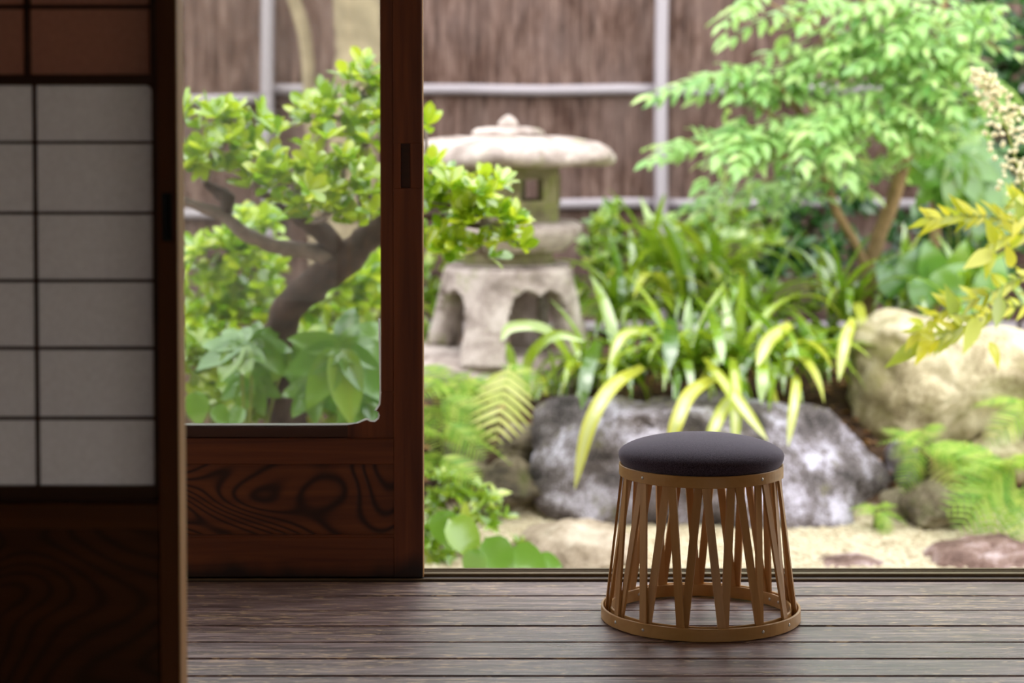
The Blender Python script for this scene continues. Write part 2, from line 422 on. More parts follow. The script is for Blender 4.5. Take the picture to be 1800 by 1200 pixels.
def mk_soil():
    m, nt, out = new_mat('garden_soil_and_gravel'); g = NT(nt)
    tc = g.n('TexCoord'); sp = g.n('SeparateXYZ', {0: tc.outputs['Object']})
    v = g.coords()
    n = g.n('TexNoise', {'Vector': v, 'Scale': 14.0, 'Detail': 8.0, 'Roughness': 0.7})
    soil = g.ramp(n.outputs[0], [(0.35, hx(48, 36, 28)), (0.65, hx(96, 74, 58))])
    n2 = g.n('TexNoise', {'Vector': v, 'Scale': 90.0, 'Detail': 4.0})
    grav = g.ramp(n2.outputs[0], [(0.35, hx(170, 154, 126)), (0.65, hx(210, 198, 172))])
    f = g.math('ADD', sp.outputs['Z'], g.math('MULTIPLY', g.math('SUBTRACT', n.outputs[0], 0.5), 0.08))
    k = g.ramp(g.math('ADD', f, 1.0), [(0.575, (0, 0, 0)), (0.60, (1, 1, 1))])
    c = g.mix(k, grav, soil)
    bp = g.n('Bump', {'Height': n2.outputs[0], 'Strength': 0.6, 'Distance': 0.01})
    b = g.n('BsdfPrincipled', {'Base Color': c, 'Roughness': 0.95, 'Specular IOR Level': 0.15, 'Normal': bp.outputs[0]})
    g.link(b.outputs[0], out.inputs[0]); return m
M['soil'] = mk_soil()

# ================================================================== THE SETTING
YS = 3.20      # paper sliding door
YG = floor_y(1019) + .004     # glass sliding door
def struct(name, mb, mat, label, cat):
    o = mb.build(name, mat); tag(o, label, cat, kind='structure'); return o

# veranda floor: one object per board
floor = thing('floor', 'worn dark veranda floor of long level boards', 'floor', (0, 4.1, 0), kind='structure')
Y0 = floor_y(1021)
cuts = [Y0] + [floor_y(v) for v in (1046, 1071.7, 1098.9, 1127.4, 1156.6, 1186.8, 1218, 1251, 1286, 1323, 1363, 1406)]
cuts = [q for q in cuts if q > 3.36] + [3.30]
for a, b in zip(cuts[:-1], cuts[1:]):
    MB().cbox(-3.0, 2.3, b + 0.003, a - 0.003, -0.03, R(-0.0014, 0.0), 0.004).build('floor_board', M['board'], floor)
MB().box(-3.0, 2.3, 3.30, Y0, -0.16, -0.031).build('joist_bed', M['sill'], floor)
struct('floor_tatami', MB().box(-2.4, 2.6, -1.3, 3.14, -0.06, -0.005), M['tatami'], 'tatami matting of the dark room in the foreground', 'floor')
# room shell
struct('wall_left', MB().box(-2.5, -2.4, -1.4, 3.3, -0.06, 2.6), M['plaster'], 'sand plaster wall on the left of the room', 'wall')
struct('wall_right', MB().box(2.6, 2.7, -1.4, 3.3, -0.06, 2.6), M['plaster'], 'sand plaster wall on the right of the room', 'wall')
struct('wall_back', MB().box(-2.5, 2.7, -1.4, -1.3, 2.1, 2.6).box(-2.5, 1.45, -1.4, -1.3, -.06, 2.1).box(2.1, 2.7, -1.4, -1.3, -.06, 2.1), M['plaster'], 'plaster wall behind the viewer, with an added opening to let in fill light', 'wall')  # the opening is added out of view to fill the room with sky light
struct('wall_front', MB().box(-2.4, 2.6, 3.18, 3.28, 1.9, 2.6).box(-2.4, -1.46, 3.18, 3.28, -0.005, 1.9).box(1.7, 2.6, 3.18, 3.28, -0.005, 1.9),
       M['plaster'], 'plaster wall around the opening to the veranda', 'wall')
struct('ceiling', MB().box(-2.5, 2.7, -1.4, 3.3, 2.6, 2.7), M['ceil'], 'board ceiling of the room', 'ceiling')
struct('ceiling_veranda', MB().box(-3.0, 2.3, 3.28, 5.6, 2.35, 2.42), M['ceil'], 'board soffit above the veranda', 'ceiling')
struct('wall_veranda_left', MB().box(-3.1, -3.0, 3.28, 5.12, -0.3, 2.35), M['plaster'], 'plaster wall at the left end of the veranda', 'wall')
struct('wall_veranda_light_block', MB().box(2.3, 2.4, 3.28, Y0 + .128, -0.3, 2.35), M['plaster'], 'unseen plaster wall added at the right end of the veranda to block side light', 'wall')  # added out of view to keep side light off the stool
struct('trim_1', MB().cbox(-1.46, 1.7, 3.16, 3.30, 1.84, 1.9, .004), M['beam'], 'dark lintel above the paper sliding door', 'trim')
struct('trim_2', MB().cbox(-2.4, 2.6, 3.14, 3.298, -0.05, 0.0, .003), M['beam'], 'wooden threshold between matting and veranda', 'trim')
struct('trim_3', MB().cbox(-3.0, 2.3, 4.94, 5.12, 1.86, 1.94, .004), M['beam'], 'dark head rail above the glass sliding door', 'trim')

# sill with its sliding tracks
sill = thing('trim_4', 'dark grooved door sill with bronze running tracks along the veranda edge', 'trim', (0, Y0 + .06, 0), kind='structure')
MB().box(-3.0, 2.3, Y0 + .001, Y0 + .128, -0.15, 0.001).build('sill_plank', M['sill'], sill)
for (y0, y1, h, mm) in ((.003, .009, 0.005, 'track'), (.044, .064, 0.009, 'track'), (.090, .095, 0.006, 'track'), (.112, .124, 0.006, 'track')):
    MB().cbox(-3.0, 2.3, Y0 + y0, Y0 + y1, 0.001, h, .001).build('track_rail', M[mm], sill)

def recess_stile(x0, x1, y0, y1, z0, z1, hole, depth):
    hx0, hx1, hz0, hz1 = hole
    m = MB()
    m.box(x0, x1, y0 + depth, y1, z0, z1)
    m.cbox(x0, x1, y0, y0 + depth, z0, hz0, .0012).cbox(x0, x1, y0, y0 + depth, hz1, z1, .0012)
    m.box(x0, hx0, y0, y0 + depth, hz0, hz1).box(hx1, x1, y0, y0 + depth, hz0, hz1)
    return m

def prism(pts, y0, y1):
    n = len(pts); vs = [(x, y0, z) for x, z in pts] + [(x, y1, z) for x, z in pts]
    return MB().add(vs, [tuple(range(n))] + [tuple(range(2 * n - 1, n - 1, -1))] + [(i, i + n, (i + 1) % n + n, (i + 1) % n) for i in range(n)])

# ---- paper sliding door in the foreground
d1 = thing('door_1', 'dark wooden sliding door with white paper panes standing in the foreground', 'door', (PX(0, YS) - .2, YS, 0.004), kind='structure')
x = lambda u: PX(u, YS); z = lambda v: PZ(v, YS)
XL = x(313) - 0.90
ZT = 1.838
hole = (x(287), x(304), z(424), z(339))
st = recess_stile(x(278), x(313), YS, YS + .034, .004, ZT, hole, .010).build('stile', M['shoji'], d1)
pl = MB().box(hole[0], hole[1], YS + .0085, YS + .0099, hole[2], hole[3])
for (a, b, c, d) in ((hole[0], hole[1], hole[2], hole[2] + .003), (hole[0], hole[1], hole[3] - .003, hole[3]), (hole[0], hole[0] + .0025, hole[2], hole[3]), (hole[1] - .0025, hole[1], hole[2], hole[3])):
    pl.box(a, b, YS - .0015, YS + .0085, c, d)
pl.build('finger_pull', M['black_pull'], st)
MB().cbox(XL, XL + .035, YS, YS + .034, .004, ZT, .0015).build('stile', M['shoji'], d1)
MB().cbox(x(313) - .004, x(313) + .0008, YS + .0015, YS + .030, .004, ZT, .001).build('lit_edge_strip', M['lit_edge'], d1)  # lit door edge painted as a paler strip
MB().cbox(x(313) - .012, x(313) - .0012, YS + .036, YS + .078, .004, ZT, .001).build('lit_edge_strip', M['lit_edge'], d1)
MB().box(x(313) - .05, x(313) - .012, YS + .036, YS + .076, .004, ZT).build('rear_stile', M['shoji'], d1)
xi = x(278); xl = XL + .035
MB().cbox(xl, xi, YS + .003, YS + .034, z(930), z(886), .0015).build('rail', M['shoji_h'], d1)
MB().cbox(xl, xi, YS + .003, YS + .034, .004, .075, .0015).build('rail', M['shoji_h'], d1)
MB().cbox(xl, xi, YS + .003, YS + .034, ZT - .05, ZT, .0015).build('rail', M['shoji_h'], d1)
MB().box(xl, xi, YS + .012, YS + .022, .075, z(930)).build('base_panel', M['shoji_panel'], d1)
# lattice frame and bars
MB().cbox(xl, xi, YS + .006, YS + .030, z(149), z(131), .001).build('rail', M['lattice'], d1)
MB().cbox(x(268.5), xi, YS + .006, YS + .030, z(872), z(149), .001).build('lattice_frame', M['lattice'], d1)
MB().cbox(xl, x(268.5), YS + .006, YS + .030, z(872), z(856), .001).build('lattice_frame', M['lattice'], d1)
MB().box(xl, xi, YS + .022, YS + .030, z(886), z(872)).build('lattice_frame', M['lattice'], d1)
MB().cbox(x(266), xi, YS + .006, YS + .030, z(131), ZT - .05, .001).build('lattice_frame', M['lattice'], d1)
cx, cz, rr = x(268.5) - .011, z(149) - .011, .011
MB_c = prism([(x(268.5), z(149))] + [(cx + rr * cos(t), cz + rr * sin(t)) for t in [k * pi / 12 for k in range(0, 7)]], YS + .007, YS + .018)
MB_c.build('corner_fillet', M['lattice'], d1)
hv = [149, 250.5, 375, 494.5, 613.5, 737, 856]; hw = 0.0024
uv = [268.5, 61.5, -146, -353, -560]
for v in hv[1:-1]: MB().box(xl, x(268.5), YS + .008, YS + .020, z(v) - hw, z(v) + hw).build('lattice_bar', M['lattice'], d1)
for u in uv[1:-1]: MB().box(x(u) - hw, x(u) + hw, YS + .007, YS + .019, z(856), z(149)).build('lattice_bar', M['lattice'], d1)
for i in range(6):
    for j in range(4):
        xa = max(x(uv[j + 1]), xl)
        MB().box(xa, x(uv[j]), YS + .0201, YS + .0206, z(hv[i + 1]), z(hv[i])).build('paper_pane', M['paper'], d1)
uu = [266, 49, -168, -385, -600]; vv = [131, 11, -110, -231, -352, -473]
for v in vv[1:-1]: MB().box(xl, x(266), YS + .010, YS + .022, z(v) - .0035, z(v) + .0035).build('lattice_bar', M['lattice'], d1)
for u in uu[1:-1]: MB().box(x(u) - .0045, x(u) + .0045, YS + .010, YS + .022, z(131), ZT - .05).build('lattice_bar', M['lattice'], d1)
for i in range(5):
    for j in range(4):
        MB().box(max(x(uu[j + 1]), xl), x(uu[j]), YS + .0222, YS + .0228, z(vv[i]), min(z(vv[i + 1]), ZT - .05)).build('upper_pane', M['paper_brown'], d1)

# ---- glass sliding door at the garden edge
d2 = thing('door_2', 'reddish brown sliding door with a large glass pane and figured lower panel', 'door', (PX(600, YG), YG, 0.002), kind='structure')
x = lambda u: PX(u, YG); z = lambda v: PZ(v, YG)
ZT = 1.86; XL = x(742.5) - 0.92; T = .036
hole = (x(705), x(722), z(331), z(252))
st = recess_stile(x(692), x(742.5), YG, YG + T, .0055, ZT, hole, .014).build('stile', M['door'], d2)
hm = MB().box(hole[0], hole[1], YG + .0125, YG + .0139, hole[2], hole[3])
hm.build('finger_pull', M['beam'], st)
MB().cbox(x(742.5), x(742.5) + .0016, YG + .002, YG + T, .0055, ZT, .0005).build('lit_edge_strip', M['lit_edge'], d2)  # pale strip paints the light caught by this door's edge
MB().box(x(742.5) - .03, x(742.5) + .001, YG + T + .0004, YG + T + .030, .012, ZT).build('weather_strip', M['beam'], d2)
MB().cbox(XL, XL + .075, YG, YG + T, .0055, ZT, .0015).build('stile', M['door'], d2)
xa, xb = XL + .075, x(692)
MB().cbox(xa, xb, YG + .002, YG + T, .0055, z(944), .0015).build('rail', M['door_h'], d2)
MB().cbox(xa, xb, YG + .001, YG + T, z(816), z(771), .0015).build('rail', M['door_h'], d2)
MB().cbox(xa, xb, YG + .001, YG + T, ZT - .06, ZT, .0015).build('rail', M['door_h'], d2)
MB().box(xa, xb, YG + .010, YG + .022, z(944), z(816)).build('base_panel', M['door_panel'], d2)
MB().cbox(xa, xb, YG + .004, YG + .010, z(944.5), z(940), .0008).build('panel_bead', M['door_h'], d2)
MB().cbox(x(669), xb, YG + .007, YG + .030, z(690), ZT - .06, .002).build('glazing_frame', M['door'], d2)
MB().cbox(xa, x(630), YG + .016, YG + .030, z(771), z(748), .002).build('glazing_frame', M['lattice'], d2)  # dark wood here paints in the shadow below the glass
MB().cbox(xa, xa + .03, YG + .007, YG + .030, z(771), ZT - .06, .002).build('glazing_frame', M['door'], d2)
cp = [(669.5, 690), (667.6, 712), (660.6, 723), (665, 725), (667, 731), (665, 737), (658, 742.5), (650, 742), (645, 739), (641, 739.5), (628, 745), (610, 747.5)]
prism([(x(a), z(b)) for a, b in cp + [(610, 771), (692, 771), (692, 690)]], YG + .010, YG + .030).build('corner_fillet', M['door'], d2)
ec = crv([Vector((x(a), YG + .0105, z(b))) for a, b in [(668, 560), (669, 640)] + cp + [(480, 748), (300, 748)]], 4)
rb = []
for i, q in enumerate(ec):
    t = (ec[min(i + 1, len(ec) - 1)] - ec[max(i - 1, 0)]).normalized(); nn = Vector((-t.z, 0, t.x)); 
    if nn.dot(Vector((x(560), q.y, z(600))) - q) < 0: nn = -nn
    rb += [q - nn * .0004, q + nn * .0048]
MB().add(rb, [(2 * i, 2 * i + 1, 2 * i + 3, 2 * i + 2) for i in range(len(ec) - 1)]).build('bevel_glint', M['glint_edge'], d2, True)  # bright bevel highlight laid on as a pale ribbon
MB().box(xa + .01, x(676), YG + .0125, YG + .0155, z(752), ZT - .065).build('glass_pane', M['glass'], d2)

# ================================================================== THE STOOL
YC = 4.568; SX = PX(1233, YC)
stool = thing('stool', 'round stool of zigzag wooden slats with a dark charcoal cushion seat', 'stool', (SX, YC, 0))
c0 = (SX, YC, 0)
def hoop(ri, ro, z0, z1, b=.0012):
    return [(ri + b, z0), (ro - b, z0), (ro, z0 + b), (ro, z1 - b), (ro - b, z1), (ri + b, z1), (ri, z1 - b), (ri, z0 + b)]
HB = MB().lathe(hoop(.2242, .2300, .0008, .0295), c0, 96).build('base_hoop', M['hoop'], stool, recalc=True)
HI = MB().lathe(hoop(.2055, .2108, .0008, .0300), c0, 96).build('inner_base_hoop', M['hoop'], stool, recalc=True)
HS = MB().lathe(hoop(.1832, .1888, .3330, .3595), c0, 96).build('seat_hoop', M['hoop'], stool, recalc=True)
MB().lathe(hoop(.1620, .1675, .3330, .3560), c0, 96).build('inner_seat_hoop', M['hoop'], stool, recalc=True)
MB().lathe([(0, .3400), (.1615, .3400), (.1615, .3520), (0, .3520)], c0, 64, False).build('seat_board', M['hoop'], stool, recalc=True)
# cushion
prof = [(0.0, .3525), (.150, .3525), (.172, .3535), (.1815, .3575), (.1865, .3640), (.1895, .3730), ] + [(.1905 * cos(a), .3790 + .0455 * sin(a)) for a in [k * pi / 36 for k in range(19)]]
MB().lathe(prof, c0, 96, False).build('cushion', M['fabric'], stool, True, recalc=True)
def pol(r, th, zz): return Vector((SX + r * sin(th), YC - r * cos(th), zz))
def slat(tb, tt, rb, rt, w=.0186, th=.0056):
    vs = []; n = 5
    for k in range(n + 1):
        t = k / n; r = rb + (rt - rb) * t
        pb = pol(rb, tb, .0012); pt = pol(rt, tt, .356); p = pb.lerp(pt, t)
        a = tb + (tt - tb) * t; tan = Vector((cos(a), sin(a), 0)); rad = Vector((sin(a), -cos(a), 0))
        ww = w * (.97 + .06 * t)
        for (i, j) in ((-1, -1), (1, -1), (1, 1), (-1, 1)): vs.append(p + tan * (ww / 2 * i) + rad * (th / 2 * j))
    fs = [(0, 1, 2, 3), tuple(n * 4 + q for q in (3, 2, 1, 0))]
    for k in range(n):
        for q in range(4):
            q2 = (q + 1) % 4; fs.append((k * 4 + q, (k + 1) * 4 + q, (k + 1) * 4 + q2, k * 4 + q2))
    return MB().add(vs, fs)
for k in range(15):
    tb = radians(13.5 - 5.4 + 24 * k); o = radians(.45)
    slat(tb - o, tb - radians(12) + radians(1.2), .2212, .1799).build('slat', M['slat'], stool, recalc=True)
    slat(tb + o, tb + radians(12) - radians(2.4), .2146, .1728).build('slat', M['slat'], stool, recalc=True)
def rivet(r, th, zz, inner=False):
    rad = Vector((sin(th), -cos(th), 0)) * (-1 if inner else 1); p = pol(r, th, zz)
    m = MB(); m.tube([p - rad * .0006, p + rad * .0006, p + rad * .0013], [.0038, .0036, .0018], 10); return m
for uu_, zz, inn in ((1088, .0155, 0), (1136.5, .0155, 0), (1338, .0155, 0), (1384, .0155, 0)):
    rivet(.2300, math.asin((uu_ - 1233) / 174.5) - radians(5.4), zz).build('rivet', M['metal'], HB, True, recalc=True)
for th in (-150, -110, 95, 140, 175): rivet(.2300, radians(th), .0155).build('rivet', M['metal'], HB, True, recalc=True)
for th in (112, 122, 137, 165, -125, -140): rivet(.2055, radians(th), .0165, True).build('rivet', M['metal'], HI, True, recalc=True)
for uu_ in (1132.5, 1338): rivet(.1888, math.asin((uu_ - 1233) / 145.0) - radians(5.4), .346).build('rivet', M['metal'], HS, True, recalc=True)
# lapped end of each bent hoop
def lap(r, th0, th1, z0, z1, t=.0012):
    n = 8; vs = []
    for k in range(n + 1):
        a = th0 + (th1 - th0) * k / n; e = t if k == 0 else t * (1 - k / n)
        for rr_, zz in ((r - .0005, z0), (r + e, z0), (r + e, z1), (r - .0005, z1)): vs.append(pol(rr_, a, zz))
    fs = [(0, 1, 2, 3), tuple(n * 4 + q for q in (3, 2, 1, 0))]
    for k in range(n):
        for q in range(4): fs.append((k * 4 + q, (k + 1) * 4 + q, (k + 1) * 4 + (q + 1) % 4, k * 4 + (q + 1) % 4))
    return MB().add(vs, fs)
lap(.2300, radians(-48.5), radians(-33), .001, .0293).build('hoop_lap', M['hoop'], HB, recalc=True)
lap(.1888, radians(75), radians(60), .3332, .3593).build('hoop_lap', M['hoop'], HS, recalc=True)

# ================================================================== THE GARDEN: ground and fence
def sstep(a, b, t):
    t = max(0, min(1, (t - a) / (b - a))); return t * t * (3 - 2 * t)
def ground_z(X, Y):
    g = -0.46 + 0.44 * sstep(8.0 + .12 * sin(X * 2.3), 8.75 + .12 * sin(X * 1.7), Y)
    if X < -0.2: g += 0.16 * sstep(-0.2, -0.9, X) * sstep(6.2, 7.2, Y) * (1 - sstep(8.2, 8.8, Y))
    return g + 0.02 * noise.noise(Vector((X * 2.1, Y * 2.1, 0)))
nx, ny = 110, 90
vs = []; fs = []
for j in range(ny + 1):
    for i in range(nx + 1):
        X = -5 + 10.5 * i / nx; Y = 5.1 + 7.4 * j / ny; vs.append((X, Y, ground_z(X, Y)))
for j in range(ny):
    for i in range(nx): a = j * (nx + 1) + i; fs.append((a, a + 1, a + nx + 2, a + nx + 1))
gr = MB().add(vs, fs).build('ground', M['soil'], None, True); tag(gr, 'garden earth rising behind the rocks, pale gravel in front', 'ground', kind='structure')

gs = MB().box(-14, 14, -12, 20, -.62, -.53).build('ground_around', M['soil']); tag(gs, 'bare ground around and under the house', 'ground', kind='structure')

# gravel: countless pebbles, one object
pb = MB(); ico = bmesh.new(); bmesh.ops.create_icosphere(ico, subdivisions=1, radius=1.0)
iv = [v.co.copy() for v in ico.verts]; ifc = [tuple(v.index for v in f.verts) for f in ico.faces]; ico.free()
for k in range(5200):
    X = R(-.6, 2.3); Y = R(6.9, 8.15); zz = ground_z(X, Y)
    if zz > -0.415: continue
    s = R(.005, .012); rot = Matrix.Rotation(R(0, 6.28), 3, 'Z'); sc = (s * R(.8, 1.5), s * R(.7, 1.2), s * .6)
    pb.add([rot @ Vector((v.x * sc[0], v.y * sc[1], v.z * sc[2])) + Vector((X, Y, zz + s * .25)) for v in iv], ifc)
tag(pb.build('gravel', M['pebble'], None, True, origin=(.9, 7.4, -.46)), 'pale cream gravel strewn in front of the big rocks', 'gravel', kind='stuff')

# fence of cedar bark sheets under bamboo battens
YF = 11.0
fence = thing('garden_fence', 'brown cedar bark fence with pale bamboo rails and posts at the back', 'fence', (0, YF, -.05))
posts_u = [-900, -210, 475, 1160, 1845, 2530]
xs = [PX(u, YF) for u in posts_u]
for i in range(5):
    m = MB(); X = xs[i]
    while X < xs[i + 1] - 1e-6:
        w = min(R(.012, .042), xs[i + 1] - X); d = R(0, .012)
        nseg = 6; vs = []; fs = []
        for k in range(nseg + 1):
            zz = -.08 + 2.6 * k / nseg; yy = YF + .02 + d + R(-.003, .003)
            vs += [(X, yy, zz), (X + w, yy + R(-.004, .004), zz), (X + w, YF + .07, zz), (X, YF + .07, zz)]
        for k in range(nseg):
            for q in range(4): fs.append((k * 4 + q, k * 4 + (q + 1) % 4, (k + 1) * 4 + (q + 1) % 4, (k + 1) * 4 + q))
        fs.append(tuple(nseg * 4 + q for q in range(4))); m.add(vs, fs); X += w
    m.build('bark_sheet', M['bark'], fence, recalc=True)
    drop = -.052 if i <= 1 else 0
    for v in (-180, 158, 358, 575):
        zz = PZ(v, YF) + drop
        pts = [Vector((xs[i] + (xs[i + 1] - xs[i]) * k / 10, YF - .005, zz + .004 * sin(k * 1.3 + i))) for k in range(11)]
        m = MB().tube(pts, .030, 10)
        for k in (2, 5, 8): m.tube([pts[k] - Vector((.006, 0, 0)), pts[k] + Vector((.006, 0, 0))], .0318, 10)
        m.build('rail', M['bamboo'], fence, True)
for i, X in enumerate(xs):
    pts = [Vector((X + .004 * sin(k), YF - .055, -.08 + 2.55 * k / 9)) for k in range(10)]
    m = MB().tube(pts, .036, 10)
    for k in range(1, 9, 2): m.tube([pts[k] - Vector((0, 0, .006)), pts[k] + Vector((0, 0, .006))], .0385, 10)
    m.build('post', M['bamboo_v'], fence, True)
MB().tube([Vector((xs[0], YF + .02, 2.53)), Vector((xs[-1], YF + .02, 2.53))], .06, 10).build('coping', M['bamboo'], fence, True)

# ================================================================== ROCKS (outline with real depth, lumpy and faceted)
def rock(label, outline, Y, depth, mat, seed=1, rough=.05, p=2.6, group=None, name='garden_rock', flat=0, nrm=12):
    rnd = random.Random(seed)
    pts = [P(u, v, Y) for u, v in outline]; c = sum(pts, Vector()) / len(pts)
    pts = [Vector((q.x - c.x, q.z - c.z)) for q in pts]
    # resample
    L = []; n = 84; per = [(pts[(i + 1) % len(pts)] - pts[i]).length for i in range(len(pts))]; tot = sum(per)
    for k in range(n):
        d = tot * k / n; i = 0
        while d > per[i]: d -= per[i]; i += 1
        L.append(pts[i].lerp(pts[(i + 1) % len(pts)], d / per[i]))
    for _ in range(1): L = [(L[i - 1] + L[i] * 2 + L[(i + 1) % n]) / 4 for i in range(n)]
    L = [q * 1.03 for q in L]
    rings = 34; vs = []; fs = []
    off = Vector((seed * 3.7, seed * 1.9, seed * 5.1)); size = max(abs(q.x) for q in L)
    cut = []
    for k in range(16):
        nn = Vector((rnd.uniform(-1, 1), -rnd.uniform(-.25, 1), rnd.uniform(-.4, 1))).normalized(); cut.append((nn, rnd.uniform(.70, .93)))
    def shape(x_, y_, z_):
        q = Vector((x_, y_, z_)); w = q + c + off
        d = noise.fractal(w * (1.3 / size), 1.0, 2.0, 5) * rough * size * 1.6
        d -= (1 - abs(noise.noise(w * (2.6 / size)))) ** 6 * rough * size * 1.1
        d += noise.fractal(w * (7.0 / size), .8, 2.0, 4) * rough * size * .45
        return q * (1 + d / max(q.length, .05 * size))
    ext = [max(abs(q.x) for q in L), depth, max(abs(q.y) for q in L)]
    for r in range(1, rings):
        t = -1 + 2 * r / rings; t = sin(t * pi / 2); s = (1 - abs(t) ** p) ** (1 / p)
        for k in range(n):
            q = Vector((L[k].x * s, t * depth, L[k].y * s))
            for nn, dd in cut:
                e = Vector((q.x / ext[0], q.y / ext[1], q.z / ext[2])); h = e.dot(nn) - dd
                if h > 0:
                    e -= nn * h * (.9 if abs(t) > .3 else .9 * abs(t) / .3); q = Vector((e.x * ext[0], e.y * ext[1], e.z * ext[2]))
            vs.append(shape(*q) + c)
    a = len(vs); vs.append(Vector((0, -depth, 0)) * .97 + c); vs.append(Vector((0, depth, 0)) * .97 + c)
    for r in range(rings - 2):
        for k in range(n): fs.append((r * n + k, r * n + (k + 1) % n, (r + 1) * n + (k + 1) % n, (r + 1) * n + k))
    for k in range(n): fs.append((a, (k + 1) % n, k)); fs.append((a + 1, (rings - 2) * n + k, (rings - 2) * n + (k + 1) % n))
    zmin = min(v.z for v in vs)
    o = MB().add(vs, fs).build(name, mat, None, True, origin=(c.x, c.y, zmin), recalc=True)
    tag(o, label, 'rock', group); return o

rock('large violet grey boulder lying behind the stool', [(940, 720), (955, 695), (1030, 690), (1150, 700), (1300, 700), (1420, 705), (1470, 730), (1540, 800), (1556, 850), (1520, 905), (1450, 958), (1380, 965), (1250, 945), (1120, 940), (1000, 915), (950, 880), (938, 800)], 8.25, .42, M['rock_grey'], 3, .05, 3.0)
rock('big pale tan boulder under the yellow green leaves at right', [(1490, 660), (1505, 575), (1550, 545), (1640, 548), (1720, 565), (1800, 590), (1880, 640), (1890, 720), (1790, 745), (1700, 790), (1640, 815), (1560, 790), (1500, 745)], 8.65, .38, M['rock_tan'], 5, .05, 3.0)
rock('pale sloping rock below the big tan boulder at right edge', [(1680, 790), (1740, 755), (1820, 742), (1900, 760), (1900, 860), (1800, 870), (1700, 850)], 8.35, .26, M['rock_tan'], 8, .05)
rock('brown rock between the two right-hand ferns', [(1585, 880), (1600, 852), (1640, 843), (1690, 860), (1715, 900), (1705, 940), (1640, 945), (1595, 930)], 7.95, .2, M['rock_dark'], 11, .06)
rock('flat reddish stone at the gravel edge beside the sill', [(1632, 985), (1650, 965), (1720, 955), (1800, 950), (1890, 955), (1900, 1030), (1800, 1035), (1660, 1030), (1635, 1010)], 7.35, .28, M['rock_red'], 14, .05)
rock('low reddish stone in the gravel right of the stool', [(1420, 1000), (1450, 983), (1520, 980), (1570, 992), (1580, 1020), (1430, 1025)], 7.25, .18, M['rock_red'], 15, .05)
rock('flat beige stepping stone left of the stool', [(885, 985), (920, 940), (1000, 922), (1080, 930), (1130, 965), (1140, 1045), (890, 1045)], 7.35, .3, M['rock_step'], 17, .045)
rock('pale stone slab carrying the lantern', [(640, 650), (660, 618), (760, 606), (880, 620), (960, 618), (1020, 630), (1028, 660), (980, 690), (860, 694), (700, 690)], 9.0, .45, M['lantern'], 19, .03, 3.4)
rock('small brown rock under the right end of the lantern slab', [(950, 660), (985, 640), (1030, 640), (1045, 680), (1020, 720), (960, 715)], 8.75, .16, M['rock_dark'], 21, .06)
rock('dark rock wedged left of the large boulder', [(868, 790), (890, 752), (935, 742), (968, 765), (965, 820), (900, 835), (870, 820)], 8.45, .2, M['rock_dark'], 23, .07)
rock('dark low rock under the ferns at left', [(825, 850), (850, 815), (910, 805), (965, 830), (970, 890), (900, 905), (835, 890)], 8.2, .2, M['rock_dark'], 25, .07)
rock('dark purple rock in the lower left fern bed', [(740, 800), (780, 780), (850, 790), (865, 840), (820, 870), (745, 870)], 8.3, .2, M['rock_dark'], 26, .07)
rock('small lilac stone right of the large boulder', [(1556, 800), (1575, 775), (1615, 775), (1622, 820), (1610, 870), (1565, 870)], 8.3, .14, M['rock_grey'], 29, .06)
rock('brown mossy rock behind the lower right glass corner', [(600, 600), (625, 575), (660, 590), (690, 640), (690, 720), (640, 710), (610, 660)], 7.9, .15, M['rock_dark'], 31, .07)
rock('low dark rock between the lilac stone and the gravel', [(1545, 870), (1590, 860), (1612, 885), (1605, 925), (1550, 930)], 8.1, .14, M['rock_dark'], 33, .06)

# ================================================================== STONE LANTERN
YL = 9.0; LX = PX(893, YL); zl = lambda v: PZ(v, YL)
base_z = zl(628)
lan = thing('stone_lantern', 'weathered granite lantern with a wide umbrella roof on arched legs', 'lantern', (LX, YL, base_z))
def hexr(th, rot, k):
    """radius factor of a rounded hexagon, 1 at its corners"""
    a = (th - rot + pi / 6) % (pi / 3) - pi / 6
    return (1 - k) + k * (cos(pi / 6) / cos(pi / 6 - abs(a)))
def stone_spin(prof, rot, k, n=96, upturn=0.0, rmax=1.0, nz=.004):
    vs = []; m = len(prof); fs = []
    for i in range(n):
        th = 2 * pi * i / n; hk = hexr(th, rot, k)
        a = (th - rot + pi / 6) % (pi / 3) - pi / 6; corner = max(0, 1 - abs(a) / (pi / 6)) ** 2
        for r, zz in prof:
            q = Vector((LX + r * hk * cos(th), YL + r * hk * sin(th), zz + upturn * corner * (r / rmax) ** 3))
            d = noise.noise(q * 14) * nz + noise.noise(q * 37) * nz * .5
            vs.append(q + Vector((cos(th), sin(th), .6)) * d)
    for i in range(n):
        for j in range(m - 1): fs.append((i * m + j, ((i + 1) % n) * m + j, ((i + 1) % n) * m + j + 1, i * m + j + 1))
    return MB().add(vs, fs)
ROT = radians(-93)
# roof
prof = [(0, 1.100), (.10, 1.099), (.17, 1.097), (.24, 1.095), (.32, 1.088), (.40, 1.074), (.46, 1.056), (.50, 1.034), (.524, 1.008), (.526, .986), (.512, .970), (.46, .964), (.36, .965), (.24, .966), (0, .967)]
RF = stone_spin(prof, ROT, .55, 120, .022, .52, .008).build('roof', M['lantern'], lan, True, recalc=True)
stone_spin([(0, 1.139), (.09, 1.138), (.145, 1.132), (.168, 1.118), (.170, 1.104), (.15, 1.09), (0, 1.09)], ROT, .25, 72, 0, 1, .006).build('roof_cap', M['lantern'], RF, True, recalc=True)
stone_spin([(0, 1.195), (.012, 1.192), (.032, 1.178), (.044, 1.160), (.046, 1.145), (.036, 1.134), (0, 1.132)], ROT, 0, 32, 0, 1, .003).build('finial', M['lantern'], RF, True, recalc=True)
